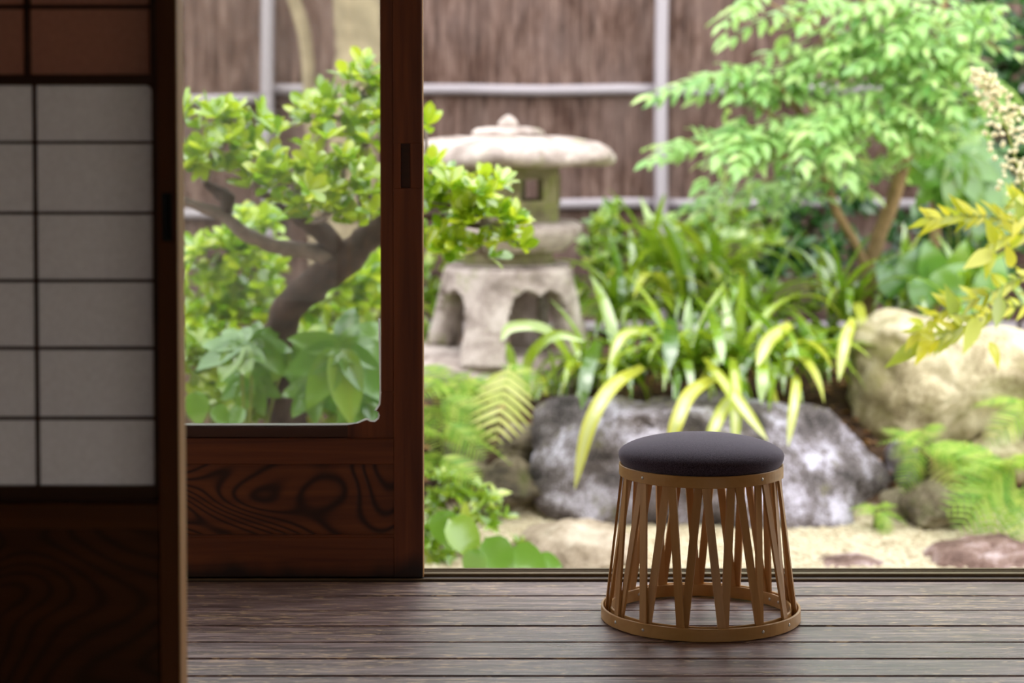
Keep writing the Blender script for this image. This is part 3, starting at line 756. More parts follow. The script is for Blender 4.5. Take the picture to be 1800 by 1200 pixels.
# light chamber: six walls with a square window in each
zc0, zc1 = .715, .966; RC = .262; TH = .05
cor = [Vector((LX + RC * cos(ROT + k * pi / 3), YL + RC * sin(ROT + k * pi / 3), 0)) for k in range(6)]
ctr = Vector((LX, YL, 0))
for k in range(6):
    a, b = cor[k], cor[(k + 1) % 6]; ex = (b - a).normalized(); W = (b - a).length; nin = (ctr - (a + b) / 2).normalized()
    m = MB(); Z0, Z1 = zl(351), zl(313); w0, w1 = W / 2 - .056, W / 2 + .056
    def pt(s, d, zz):
        sh = d * math.tan(pi / 6); s2 = min(max(s, sh), W - sh); q = a + ex * s2 + nin * d; return (q.x, q.y, zz)
    xs_ = [0, w0, w1, W]; zs_ = [zc0, Z0, Z1, zc1]
    for i in range(3):
        for j in range(3):
            if i == 1 and j == 1: continue
            vs = [pt(xs_[i + di], d, zs_[j + dj]) for d in (0, TH) for (di, dj) in ((0, 0), (1, 0), (1, 1), (0, 1))]
            m.add(vs, [(0, 1, 2, 3), (7, 6, 5, 4), (0, 4, 5, 1), (1, 5, 6, 2), (2, 6, 7, 3), (3, 7, 4, 0)])
    # raised window surround
    for (s0, s1, q0, q1) in ((w0 - .018, w0, Z0 - .018, Z1 + .018), (w1, w1 + .018, Z0 - .018, Z1 + .018), (w0, w1, Z0 - .018, Z0), (w0, w1, Z1, Z1 + .018)):
        vs = []
        for d in (-.008, .002):
            for (s, zz) in ((s0, q0), (s1, q0), (s1, q1), (s0, q1)):
                q = a + ex * s + nin * d; vs.append((q.x, q.y, zz))
        m.add(vs, [(0, 1, 2, 3), (7, 6, 5, 4), (0, 4, 5, 1), (1, 5, 6, 2), (2, 6, 7, 3), (3, 7, 4, 0)])
    m.build('chamber_wall', M['lantern_moss'], lan, recalc=True)
# platform and neck
stone_spin([(0, .716), (.335, .714), (.365, .700), (.372, .684), (.36, .655), (.32, .615), (.29, .585), (0, .582)], ROT, .75, 96, 0, 1, .005).build('platform', M['lantern'], lan, True, recalc=True)
stone_spin([(0, .584), (.215, .582), (.205, .555), (.215, .522), (0, .52)], ROT, .3, 72, 0, 1, .004).build('neck', M['lantern_moss'], lan, True, recalc=True)
# arched base on four legs
zb1 = .525; NA, NZ = 192, 40; legs0 = radians(-107)
def leg_R(zz): t = (zb1 - zz) / (zb1 - base_z); return .285 + .100 * t ** 1.25
def inside(i, j):
    th = 2 * pi * (i + .5) / NA; t = (zb1 - (zb1 + (base_z - zb1) * (j + .5) / NZ)) / (zb1 - base_z)
    a = (th - legs0) % (pi / 2) - pi / 4            # 0 in the middle of an arch
    half = radians(25.5) + radians(4) * t
    if abs(a) > half: return True
    s = abs(a) / half
    topz = .28 + .07 * (s ** 3) - .05 * max(0, 1 - abs(s - .45) / .45) + .03 * max(0, 1 - s / .25) + (.16 * max(0, (s - .82) / .18) ** 2)
    return t < topz
m = MB(); inc = {}
def vtx(i, j, inner):
    key = (i % NA, j, inner)
    if key not in inc:
        th = 2 * pi * (i % NA) / NA; zz = zb1 + (base_z - zb1) * j / NZ; r = leg_R(zz)
        a = (th - legs0) % (pi / 2) - pi / 4
        r *= 1 + .035 * (abs(a) / (pi / 4)) ** 2
        if j < 3: r -= .012 * (3 - j) ** 2 / 3
        if inner: r -= .105
        q = Vector((LX + r * cos(th), YL + r * sin(th), zz)); q += Vector((cos(th), sin(th), 0)) * noise.noise(q * 16) * .006
        inc[key] = len(m.v); m.v.append(tuple(q))
    return inc[key]
for i in range(NA):
    for j in range(NZ):
        if not inside(i, j): continue
        m.f.append((vtx(i, j, 0), vtx(i, j + 1, 0), vtx(i + 1, j + 1, 0), vtx(i + 1, j, 0)))
        m.f.append((vtx(i, j, 1), vtx(i + 1, j, 1), vtx(i + 1, j + 1, 1), vtx(i, j + 1, 1)))
        for (di, dj, p0, p1) in ((0, 1, (i, j + 1), (i + 1, j + 1)), (0, -1, (i + 1, j), (i, j)), (1, 0, (i + 1, j + 1), (i + 1, j)), (-1, 0, (i, j), (i, j + 1))):
            jj = j + dj
            if jj < 0 or jj >= NZ or not inside((i + di) % NA, jj):
                m.f.append((vtx(*p0, 0), vtx(*p0, 1), vtx(*p1, 1), vtx(*p1, 0)))
cap = [(LX + .28 * cos(2 * pi * k / 48), YL + .28 * sin(2 * pi * k / 48), zb1 - .004) for k in range(48)]
m.add(cap + [(q[0], q[1], zb1 - .09) for q in cap], [tuple(range(48)), tuple(range(95, 47, -1))])
m.build('arched_base', M['lantern'], lan, True)

# ================================================================== PLANTS
CAMP = Vector((0, 0, HC))
def leaf_mb(n, wf, cf, fold=.25, length=1.0, twist=0.0):
    """a leaf along +Y: wf(t) half width, cf(t) rise; folded along its midrib"""
    vs = []; fs = []
    for i in range(n + 1):
        t = i / n; w = wf(t); y = t * length; zc = cf(t); a = twist * t
        vs += [(-w * cos(a), y, zc + fold * w - w * sin(a)), (0, y, zc), (w * cos(a), y, zc + fold * w + w * sin(a))]
    for i in range(n):
        fs += [(3 * i, 3 * i + 1, 3 * i + 4, 3 * i + 3), (3 * i + 1, 3 * i + 2, 3 * i + 5, 3 * i + 4)]
    return MB().add(vs, fs)

def frame(pos, d, up, s=1.0, wide=1.0):
    y = d.normalized(); x = y.cross(up)
    if x.length < 1e-4: x = y.cross(Vector((1, 0, 0)))
    x.normalize(); zz = x.cross(y)
    m = Matrix((( x.x * s * wide, y.x * s, zz.x * s, pos.x), (x.y * s * wide, y.y * s, zz.y * s, pos.y), (x.z * s * wide, y.z * s, zz.z * s, pos.z), (0, 0, 0, 1)))
    return m

def shapes(nm, mat, mbs): return [b.mesh(nm, mat, True) for b in mbs]
ob = lambda w: (lambda t: w * (max(0, sin(pi * min(1, t ** 1.7))) ** .7) + .02 * (1 - t))
lance = lambda w: (lambda t: w * sin(pi * t ** .75) ** 1.0 * (1 - .25 * t) + .004 * (1 - t))
ovate = lambda w: (lambda t: w * sin(pi * t ** .7) ** .8 + .008 * (1 - t))
EVER = shapes('evergreen_leaf', M['leaf_ever'], [leaf_mb(7, ob(.215), lambda t, k=k: k * t * t, .3) for k in (-.25, -.1, .1)])
DARK = shapes('dark_leaf', M['leaf_dark'], [leaf_mb(5, ovate(.2), lambda t, k=k: k * t * t, .25) for k in (-.3, -.1)])
MID = shapes('mid_leaf', M['leaf_mid'], [leaf_mb(5, ovate(.24), lambda t, k=k: k * t * t, .25) for k in (-.35, -.1)])
NAND = shapes('narrow_leaf', M['leaf_nand'], [leaf_mb(6, lance(.15), lambda t, k=k: k * t * t, .3) for k in (-.3, -.1, .05)])
DRY = shapes('dry_leaf', M['leaf_litter'], [leaf_mb(4, ovate(.25), lambda t, k=k: k * t * (1 - t), .4) for k in (.4, -.3)])
STRAPW = lambda w: (lambda t: w * (min(1, .45 + 2.2 * t) * (1 - max(0, (t - .55) / .45) ** 1.8) + .02))
def strap_mb(w, rise, droop, n=12):
    # centre line in the local YZ plane: goes up, arches over
    pts = []; y = zz = 0.0; a = rise
    for i in range(n + 1):
        pts.append((y, zz)); y += cos(a) / n; zz += sin(a) / n; a -= droop / n
    m = MB(); vs = []; fs = []
    for i, (y, zz) in enumerate(pts):
        wv = STRAPW(w)(i / n); vs += [(-wv, y, zz + .25 * wv), (0, y, zz), (wv, y, zz + .25 * wv)]
    for i in range(n): fs += [(3 * i, 3 * i + 1, 3 * i + 4, 3 * i + 3), (3 * i + 1, 3 * i + 2, 3 * i + 5, 3 * i + 4)]
    return m.add(vs, fs)
STRAP = shapes('strap_leaf', M['leaf_strap'], [strap_mb(.04, r_, d_) for r_, d_ in ((1.3, 1.4), (1.2, 2.4), (1.0, 2.6), (1.35, 3.2), (.8, 2.2), (1.4, .8), (1.25, 2.8), (1.1, 1.8))])
STRAPY = shapes('yellow_strap_leaf', M['leaf_strap_y'], [strap_mb(.04, r_, d_) for r_, d_ in ((1.2, 2.4), (1.0, 2.7), (.7, 2.2))])

def pinnate_mb(pairs, ll, lw, droop, angle=1.1, taper=.35):
    """a feather-shaped compound leaf: midrib with paired leaflets"""
    m = MB(); n = 10
    cl = [Vector((0, t / n, -droop * (t / n) ** 2)) for t in range(n + 1)]
    m.tube(cl, [.008 * (1 - .6 * i / n) for i in range(n + 1)], 4, False)
    for k in range(pairs):
        t = .18 + .78 * k / (pairs - 1); p = Vector((0, t, -droop * t * t)); sz = ll * (1 - taper * abs(t - .45) / .55)
        for s in (-1, 1):
            a = angle - .35 * t + R(-.1, .1); d = Vector((s * sin(a), cos(a), -.18 - droop * t + R(-.12, .12)))
            lf = leaf_mb(4, ovate(lw), lambda q: -.15 * q * q, .25); lf.xform(frame(p, d, Vector((0, 0, 1)), sz)); m.add(lf.v, lf.f)
    lf = leaf_mb(4, ovate(lw), lambda q: -.15 * q * q, .25); lf.xform(frame(cl[-1], Vector((0, 1, -droop * 1.5)), Vector((0, 0, 1)), ll)); m.add(lf.v, lf.f)
    return m
PINN = shapes('feather_leaf', M['leaf_pinn'], [pinnate_mb(5, .30, .21, d_) for d_ in (.15, .3, .5, .25)])
def fern_mb(droop, pairs=13, lean=.6, pw=.07):
    m = MB(); n = 12
    f = lambda t: Vector((0, t, .35 * t - droop * t * t))
    m.tube([f(t / n) for t in range(n + 1)], [.008 * (1 - .7 * i / n) for i in range(n + 1)], 4, False)
    for k in range(pairs):
        t = .12 + .86 * k / (pairs - 1); p = f(t); sz = .34 * sin(pi * min(1, (t * .86 + .1)) ** .9) ** .8 + .02
        for s in (-1, 1):
            d = Vector((s, lean + .2 * t, -.1 + R(-.08, .08)))
            lf = leaf_mb(4, lambda q: pw * (1 - q ** 1.6) * min(1, .6 + 3 * q) + .008, lambda q: -.2 * q * q, .15); lf.xform(frame(p, d, Vector((0, 0, 1)), sz)); m.add(lf.v, lf.f)
    return m
FERNP = shapes('pale_fern_frond', M['leaf_fern_pale'], [fern_mb(.45, 9, .85, .1)])
FERN = shapes('fern_frond', M['leaf_fern'], [fern_mb(d_) for d_ in (.45, .7, .95)])
def palm_mb(lobes=7, w=.17, spread=2.1):
    m = MB()
    for k in range(lobes):
        a = -spread + 2 * spread * k / (lobes - 1); s = 1 - .32 * abs(a) / spread
        lf = leaf_mb(7, lambda t: w * (sin(pi * (.12 + .88 * t) ** .9) ** .75) * (1 if t > .02 else .8), lambda t: -.28 * t * t + .03 * sin(t * 9), .22)
        lf.xform(frame(Vector((0, 0, .004 * k)), Vector((sin(a), cos(a), .05)), Vector((0, 0, 1)), s)); m.add(lf.v, lf.f)
    return m
PALM = shapes('palmate_leaf', M['leaf_fatsia'], [palm_mb(7, .27), palm_mb(8, .25, 2.3)])
BROAD = shapes('broad_leaf', M['leaf_fatsia'], [leaf_mb(8, ovate(.36), lambda t, k=k: k * t * t + .02 * sin(11 * t), .22) for k in (-.35, -.15)])

class Plant:
    def __init__(s, name, label, cat, base, group=None):
        s.root = thing(name, label, cat, base, group); s.base = Vector(base); s.leaves = []
    def leaf(s, mesh, Mx): s.leaves.append((mesh, Mx))
    def finish(s, leafname='leaf', most=300, stuff='foliage'):
        if len(s.leaves) > most: s.leaves.sort(key=lambda q: (q[1].translation - CAMP).length)
        for me, Mx in s.leaves[:most]: put(leafname, me, Mx, s.root)
        rest = s.leaves[most:]
        if rest:
            m = MB()
            for me, Mx in rest: m.add([Mx @ v.co for v in me.vertices], [tuple(p.vertices) for p in me.polygons])
            o = m.build(stuff, rest[0][0].materials[0], s.root, True); o['kind'] = 'stuff'

def rdir(): 
    while True:
        v = Vector((R(-1, 1), R(-1, 1), R(-1, 1)))
        if .05 < v.length < 1: return v.normalized()

def rosette(pl, meshes, pos, axis, n, L, el=(.35, 1.1)):
    axis = axis.normalized(); a = axis.orthogonal().normalized(); b = axis.cross(a); ph = R(0, 6.28)
    for k in range(n):
        th = ph + 2 * pi * k / n + R(-.3, .3); e = R(*el)
        d = (a * cos(th) + b * sin(th)) * cos(e) + axis * sin(e)
        pl.leaf(random.choice(meshes), frame(pos, d, axis + d * .01, L * R(.75, 1.15), R(.9, 1.2)))

def pads(pl, meshes, plist, L, hub=None, density=1.0, nl=(5, 8), wood_mat=None, twig_r=.006, cam_bias=.35, el=(.35, 1.1)):
    """leafy pads: (u, v, Y, ru, rv, count) in photograph pixels around a depth; twigs run from hub to each rosette"""
    for (u, v, Y, ru, rv, cnt) in plist:
        c = P(u, v, Y); sx = ru * Y / FPX; sz = rv * Y / FPX; sy = max(.08, .7 * sx); tw = MB()
        h = hub(c) if hub else None
        if h is not None and wood_mat:
            mid = (h + c) / 2 + Vector((R(-.03, .03), R(-.03, .03), R(-.02, .05)))
            tw.tube(crv([h, mid, c], 4), lerp_list([twig_r * 2.2, twig_r], 9), 6)
        for k in range(int(cnt * density)):
            d = rdir(); rr = R(.35, 1) ** .5; p = c + Vector((d.x * sx, d.y * sy, d.z * sz)) * rr
            ax = Vector((d.x * .6 + R(-.3, .3), d.y * .5 - cam_bias + R(-.25, .25), .75 + .4 * d.z + R(-.2, .2)))
            if wood_mat: tw.tube([c.lerp(p, .15), c.lerp(p, .6) + Vector((0, 0, -.006)), p], [twig_r * .6, twig_r * .5, twig_r * .35], 4, False)
            rosette(pl, meshes, p, ax, random.randint(*nl), L, el)
        if wood_mat and tw.v: tw.build('branch', wood_mat, pl.root, True)

def path(pts, n=6): return crv([P(*q) for q in pts], n)
def nearest(pts): return lambda c: min(pts, key=lambda q: (q - c).length + (0.3 if q.z > c.z + .1 else 0))

# ---- gnarled evergreen at left, seen through the glass and past the door
b0 = P(505, 760, 7.2); b0.z = ground_z(b0.x, b0.y)
ev = Plant('evergreen_tree', 'low gnarled evergreen with rosettes of bright leaves behind the glass door', 'tree', b0)
tr = crv([b0 + Vector((.03, 0, -.03)), P(498, 660, 7.2), P(492, 600, 7.15), P(505, 545, 7.1), P(550, 500, 7.05), P(600, 462, 7.0), P(640, 425, 7.0), P(680, 390, 6.95), P(730, 360, 6.9)], 6)
MB().tube(tr, lerp_list([.075, .066, .058, .056, .058, .054, .05, .04, .026], len(tr)), 14, True, .3).build('trunk', M['trunk'], ev.root, True)
br = crv([P(590, 455, 7.0), P(540, 440, 6.95), P(480, 432, 6.9), P(430, 410, 6.85), P(390, 378, 6.85), P(345, 362, 6.85), P(320, 350, 6.85)], 6)
MB().tube(br, lerp_list([.035, .028, .025, .025, .021, .017, .012], len(br)), 10, True, .25).build('branch', M['branch'], ev.root, True)
br2 = crv([P(600, 440, 7.0), P(560, 405, 6.95), P(525, 380, 6.92), P(500, 362, 6.9), P(450, 335, 6.9)], 5)
MB().tube(br2, lerp_list([.04, .034, .026, .02, .012], len(br2)), 10, True, .35).build('branch', M['trunk'], ev.root, True)
br3 = crv([P(395, 385, 6.85), P(400, 350, 6.88), P(380, 335, 6.9), P(360, 320, 6.9)], 5)
MB().tube(br3, lerp_list([.022, .028, .02, .012], len(br3)), 10, True, .3).build('branch', M['trunk'], ev.root, True)
br4 = crv([P(650, 420, 7.0), P(640, 340, 7.05), P(630, 260, 7.1), P(640, 190, 7.15)], 5)
MB().tube(br4, lerp_list([.035, .026, .018, .01], len(br4)), 8, True, .25).build('branch', M['trunk'], ev.root, True)
br5 = crv([P(700, 385, 6.95), P(760, 380, 6.85), P(830, 395, 6.8), P(900, 410, 6.75)], 5)
MB().tube(br5, lerp_list([.022, .016, .011, .005], len(br5)), 8, True, .2).build('branch', M['trunk'], ev.root, True)
hub = nearest(tr[24:] + br + br2 + br3 + br4 + br5)
EL = [(350, 215, 6.9, 40, 40, 9), (410, 225, 6.85, 60, 40, 16), (385, 275, 6.8, 60, 32, 13), (470, 250, 6.85, 40, 40, 8), (345, 290, 6.85, 30, 30, 5),
      (460, 310, 6.75, 60, 35, 13), (530, 330, 6.7, 60, 40, 15), (560, 280, 6.8, 50, 40, 10),
      (620, 165, 7.1, 50, 45, 14), (590, 210, 7.05, 70, 40, 14), (650, 250, 7.0, 50, 45, 12), (650, 130, 7.15, 30, 25, 5), (690, 200, 7.05, 30, 40, 6), (550, 190, 7.05, 30, 30, 6),
      (600, 320, 6.8, 60, 40, 13), (650, 370, 6.75, 50, 35, 11), (580, 375, 6.75, 40, 25, 7),
      (772, 325, 6.75, 36, 36, 12), (800, 360, 6.65, 60, 40, 18), (860, 395, 6.65, 50, 35, 14), (910, 420, 6.65, 32, 22, 6), (850, 330, 6.75, 40, 25, 7), (780, 420, 6.7, 45, 25, 9), (845, 445, 6.7, 25, 18, 4), (748, 225, 6.95, 12, 18, 2)]
pads(ev, EVER, EL, .080, hub, .82, (5, 8), M['branch'], .005)
ev.finish()

# ---- smaller-leaved shrubs behind the evergreen and around the garden
def shrub(name, label, meshes, plist, L, density=1.0, base=None, nl=(4, 6), wm='trunk', group=None, cam_bias=.35):
    u, v, Y = base; b = P(u, v, Y); b.z = ground_z(b.x, b.y)
    pl = Plant(name, label, 'shrub', b, group)
    hubp = crv([b + Vector((0, 0, -.02)), b + Vector((.01, 0, .1)), P(sum(q[0] for q in plist) / len(plist), sum(q[1] for q in plist) / len(plist), Y)], 6)
    MB().tube(hubp, lerp_list([.018, .014, .008], len(hubp)), 7, True, .2).build('stem', M[wm], pl.root, True)
    pads(pl, meshes, plist, L, nearest(hubp), density, nl, M[wm], .004, cam_bias)
    pl.finish(); return pl
shrub('leafy_shrub', 'fine leaved green shrub behind the curved evergreen trunk', EVER, [(400, 455, 7.7, 70, 45, 30), (370, 540, 7.7, 60, 50, 28), (450, 510, 7.7, 50, 60, 26), (600, 520, 7.8, 70, 40, 26), (640, 470, 7.8, 40, 40, 14), (570, 570, 7.7, 60, 30, 18), (380, 610, 7.6, 60, 30, 18), (440, 400, 7.8, 60, 30, 12)], .085, 1.0, (470, 700, 8.0))
shrub('leafy_shrub', 'mid green shrub between the evergreen and the lantern', MID, [(770, 480, 9.6, 40, 50, 12), (750, 560, 9.6, 40, 60, 14), (700, 520, 9.6, 50, 70, 12), (650, 600, 9.6, 40, 50, 8)], .09, 1.0, (740, 640, 9.6))
shrub('dark_shrub', 'dark glossy shrub against the fence behind the feathery tree', DARK, [(1420, 350, 10.2, 60, 60, 20), (1400, 430, 10.1, 60, 60, 20), (1460, 460, 10.1, 60, 60, 16), (1360, 480, 10.0, 50, 40, 12), (1480, 330, 10.3, 50, 60, 12)], .10, 1.0, (1430, 560, 10.1))
shrub('dark_shrub', 'tall dark evergreen shrub at the upper right corner', DARK, [(1760, 60, 10.3, 70, 70, 22), (1790, 190, 10.3, 60, 80, 22), (1740, 280, 10.2, 60, 60, 18), (1800, 330, 10.2, 60, 60, 16), (1700, 200, 10.4, 60, 80, 14), (1850, 260, 10.2, 50, 120, 16), (1730, -20, 10.4, 90, 60, 14)], .13, 1.0, (1790, 560, 10.3))
shrub('leafy_shrub', 'soft light green shrub under the lower fence rail', MID, [(1290, 400, 10.2, 80, 30, 18), (1360, 400, 10.2, 50, 30, 10), (1220, 420, 10.2, 50, 30, 10), (1300, 450, 10.0, 90, 40, 18)], .09, 1.0, (1290, 520, 10.1))
shrub('leafy_shrub', 'bright green shrub beside the lantern platform', MID, [(1060, 420, 9.7, 40, 40, 12), (1100, 470, 9.6, 60, 45, 18), (1040, 500, 9.5, 40, 50, 12), (1150, 420, 9.8, 50, 35, 12), (1085, 385, 9.8, 25, 30, 6)], .08, 1.0, (1090, 600, 9.6))
shrub('leafy_shrub', 'mid green shrub behind the strap leaves at centre right', MID, [(1250, 520, 9.4, 80, 40, 18), (1350, 540, 9.3, 70, 45, 16), (1430, 560, 9.2, 60, 45, 14), (1180, 540, 9.4, 60, 40, 12)], .075, 1.0, (1310, 640, 9.4))
shrub('dark_shrub', 'dark green shrub at the foot of the fence at right', DARK, [(1620, 430, 9.8, 70, 50, 18), (1700, 480, 9.7, 70, 50, 18), (1580, 500, 9.7, 50, 40, 12), (1780, 440, 9.9, 60, 60, 14), (1680, 400, 10.0, 70, 40, 12)], .11, 1.0, (1670, 580, 9.8))
shrub('leafy_shrub', 'low leafy weeds beside the door edge in front of the ferns', MID, [(770, 860, 7.5, 50, 30, 12), (800, 900, 7.4, 50, 40, 12), (770, 950, 7.3, 50, 50, 14), (860, 910, 7.4, 40, 25, 7), (840, 870, 7.5, 35, 15, 6), (900, 975, 7.3, 40, 25, 6)], .06, 1.0, (790, 1020, 7.4))
shrub('leafy_shrub', 'low leafy growth under the glass behind the big leaves', MID, [(400, 690, 7.3, 70, 50, 24), (480, 700, 7.3, 60, 50, 20), (580, 700, 7.3, 60, 50, 16), (350, 640, 7.3, 40, 50, 16), (640, 740, 7.3, 50, 40, 10), (530, 630, 7.4, 50, 40, 12)], .09, 1.0, (480, 800, 7.5))

# ---- feathery tree at right
t0 = P(1528, 560, 9.3); t0.z = ground_z(t0.x, t0.y)
ft = Plant('feathery_tree', 'pale green tree with feather shaped leaves on forked tan trunks', 'tree', t0)
st1 = crv([t0 + Vector((0, 0, -.03)), P(1526, 500, 9.3), P(1540, 430, 9.3), P(1570, 350, 9.25), P(1592, 270, 9.25), P(1610, 190, 9.2), P(1640, 100, 9.2), P(1660, 0, 9.2), P(1670, -80, 9.2)], 6)
MB().tube(st1, lerp_list([.042, .036, .034, .034, .032, .026, .022, .016, .01], len(st1)), 10, True, .15).build('trunk', M['trunk_tan'], ft.root, True)
st2 = crv([P(1527, 485, 9.3), P(1505, 430, 9.25), P(1470, 370, 9.2), P(1450, 310, 9.15), P(1440, 250, 9.1), P(1400, 190, 9.0), P(1360, 140, 8.95)], 6)
MB().tube(st2, lerp_list([.022, .02, .022, .022, .02, .014, .008], len(st2)), 10, True, .15).build('trunk', M['trunk_tan'], ft.root, True)
st3 = crv([P(1640, 470, 9.6), P(1645, 380, 9.6), P(1638, 280, 9.6), P(1660, 180, 9.6), P(1700, 90, 9.6)], 6)
st3[0].z = ground_z(st3[0].x, st3[0].y)
MB().tube(st3, lerp_list([.03, .026, .024, .02, .012], len(st3)), 10, True, .15).build('trunk', M['trunk_tan'], ft.root, True)
limbs = []
for a, pts in ((st2, [(1450, 310, 9.15), (1390, 280, 9.0), (1300, 260, 8.95), (1210, 250, 8.9)]), (st2, [(1440, 250, 9.1), (1380, 220, 9.0), (1290, 150, 9.0)]), (st1, [(1592, 270, 9.25), (1540, 220, 9.1), (1470, 200, 8.95), (1420, 190, 8.9)]),
               (st1, [(1610, 190, 9.2), (1540, 120, 9.0), (1470, 70, 8.95), (1380, 20, 8.9)]), (st1, [(1640, 100, 9.2), (1700, 60, 9.0), (1760, 90, 8.9)]), (st1, [(1640, 100, 9.2), (1580, 30, 9.1), (1500, -10, 9.0)]), (st1, [(1600, 230, 9.2), (1660, 190, 9.0), (1720, 180, 8.9)])):
    q = path(pts, 5); limbs += q; MB().tube(q, lerp_list([.014, .01, .005], len(q)), 6, True, .15).build('branch', M['trunk_tan'], ft.root, True)
FT = [(1210, 250, 8.9, 40, 12, 5), (1290, 235, 8.9, 60, 25, 14), (1360, 235, 8.85, 60, 35, 18), (1440, 215, 8.8, 70, 35, 22), (1500, 195, 8.8, 50, 35, 14), (1240, 140, 9.0, 40, 14, 6), (1310, 120, 9.0, 50, 22, 10), (1380, 150, 9.0, 40, 40, 10),
      (1420, 110, 9.0, 60, 50, 16), (1500, 90, 8.95, 80, 60, 26), (1590, 110, 8.9, 80, 60, 26), (1670, 130, 8.9, 70, 60, 22), (1580, 30, 8.95, 100, 50, 26), (1700, 40, 8.95, 90, 60, 24), (1440, 5, 9.0, 90, 18, 14), (1310, -4, 9.0, 60, 12, 6),
      (1560, 210, 8.85, 70, 40, 18), (1650, 215, 8.9, 60, 40, 16), (1730, 170, 9.0, 40, 50, 10), (1320, 330, 9.3, 60, 22, 8), (1260, 345, 9.4, 30, 20, 4), (1450, 280, 9.1, 70, 30, 12), (1530, 290, 9.2, 60, 25, 8), (1390, 330, 9.3, 50, 30, 6)]
for (u, v, Y, ru, rv, cnt) in FT:
    c = P(u, v, Y); sx = ru * Y / FPX; sz = rv * Y / FPX
    h = min(limbs + st1[20:] + st2[12:], key=lambda q: (q - c).length)
    MB().tube([h, (h + c) / 2 + Vector((0, 0, .02)), c], [.006, .005, .003], 5, False).build('twig', M['trunk_tan'], ft.root, True)
    for k in range(int(cnt * .85)):
        d = rdir(); p = c + Vector((d.x * sx, d.y * max(.12, sx * .8), d.z * sz)) * R(.3, 1)
        az = R(0, 6.28); dr = Vector((cos(az) * 1.0 - .25, sin(az) * .8 - .25, R(-.35, .2)))
        ft.leaf(random.choice(PINN), frame(p - dr.normalized() * .1, dr, Vector((R(-.4, .4), -R(.1, .9), 1)), R(.22, .36)))
ft.finish('feather_leaf')

# ---- palmate shrub in the shade behind the feathery tree, and big glossy leaves under the glass
def palm_plant(name, label, specs, base, meshes, stalk=True):
    b = P(*base); b.z = ground_z(b.x, b.y); pl = Plant(name, label, 'plant', b)
    for (u, v, Y, L, ang, tilt) in specs:
        c = P(u, v, Y); d = Vector((sin(ang) * .9, -.25, cos(ang)))  # ang 0: tip up, pi: tip down
        n = Vector((0, -cos(tilt), sin(tilt)))
        Mx = frame(c - d.normalized() * L * .35, d, n, L); o = put('leaf', random.choice(meshes), Mx, pl.root)
        if stalk:
            s = Mx.translation; MB().tube(crv([b + Vector((R(-.03, .03), R(-.03, .03), 0)), (b + s) / 2 + Vector((0, .04, .05)), s], 5), .005, 5).build('stalk', M['stem'], pl.root, True)
    return pl
palm_plant('palmate_shrub', 'broad palmate leaved plant in the shade behind the forked trunks', [(1690, 310, 9.4, .26, 3.0, .5), (1650, 330, 9.5, .22, 3.6, .4), (1735, 320, 9.45, .22, 2.5, .5), (1700, 250, 9.6, .2, 2.9, .7), (1620, 290, 9.7, .2, 3.4, .5), (1750, 380, 9.6, .24, 2.7, .5)], (1690, 520, 9.7), PALM)
palm_plant('big_leaf_plant', 'large glossy lobed leaves filling the lower right of the glass', [(620, 655, 6.9, .27, 2.55, .85), (655, 715, 6.95, .17, 2.3, .8), (545, 700, 7.05, .15, 3.5, .6)], (590, 800, 7.1), PALM)
palm_plant('big_leaf_plant', 'large glossy lobed leaves filling the lower left of the glass', [(395, 620, 6.9, .17, 4.4, .9), (465, 620, 7.0, .16, 2.2, .85), (440, 690, 7.1, .15, 3.1, .5), (510, 640, 7.1, .13, 2.8, .8)], (430, 800, 7.1), PALM)
palm_plant('broad_leaf_plant', 'broad rounded leaves at the lower left corner of the glass', [(345, 708, 6.8, .12, 3.0, .6), (385, 725, 6.85, .09, 2.4, .8), (418, 728, 6.85, .09, 3.7, .7)], (380, 830, 6.9), BROAD)
palm_plant('broad_leaf_plant', 'low plant of big blue green leaves beside the door sill', [(810, 935, 6.9, .18, 2.3, .9), (780, 920, 6.95, .15, 2.7, .7), (870, 970, 6.85, .17, 2.5, .7), (920, 980, 6.9, .16, 2.0, .6), (835, 985, 6.8, .12, 3.4, .6), (960, 990, 6.95, .12, 1.9, .7)], (850, 1040, 6.95), BROAD)
palm_plant('broad_leaf_plant', 'green broad leaves standing behind the tan boulder', [(1600, 480, 9.1, .2, .4, .3), (1640, 470, 9.1, .2, -.3, .3), (1570, 500, 9.1, .18, -.6, .3), (1660, 500, 9.0, .2, .8, .3), (1690, 470, 9.1, .2, .2, .3), (1620, 510, 9.0, .18, 2.9, .4), (1740, 500, 9.0, .2, .5, .3), (1700, 530, 8.95, .18, 1.2, .5)], (1640, 600, 9.1), BROAD)

# ---- ferns
def fern(label, u, v, Y, n, L, az0=0, az1=6.28, base_lift=.0, extra=()):
    b = P(u, v, Y); pl = Plant('fern', label, 'fern', b)
    for k in range(n):
        az = az0 + (az1 - az0) * (k + R(.2, .8)) / n; d = Vector((sin(az), -cos(az), R(.05, .5)))
        pl.leaf(random.choice(FERN), frame(b + Vector((0, 0, .01)), d, Vector((R(-.2, .2), -.25, 1)), L * R(.75, 1.15)))
    for (eu, ev_, eY, tu, tv, tY, wid) in extra:
        a, t = P(eu, ev_, eY), P(tu, tv, tY); d = t - a
        pl.leaf(FERNP[0] if wid > 1.4 else random.choice(FERN[:2]), frame(a, d, Vector((0, -1, .8)), d.length, min(wid, 1.5)))
    MB().tube([b - Vector((0, 0, .12)), b + Vector((0, 0, .02))], [.03, .02], 8).build('crown', M['trunk'], pl.root, True)
    pl.finish('frond'); return pl
fern('yellow green fern with one pale frond spread before the dark rocks', 800, 690, 8.1, 9, .26, extra=[(897, 640, 7.9, 872, 765, 7.7, 1.5), (830, 650, 8.05, 770, 720, 7.95, 1.2), (880, 640, 8.1, 950, 690, 8.0, 1.2)])
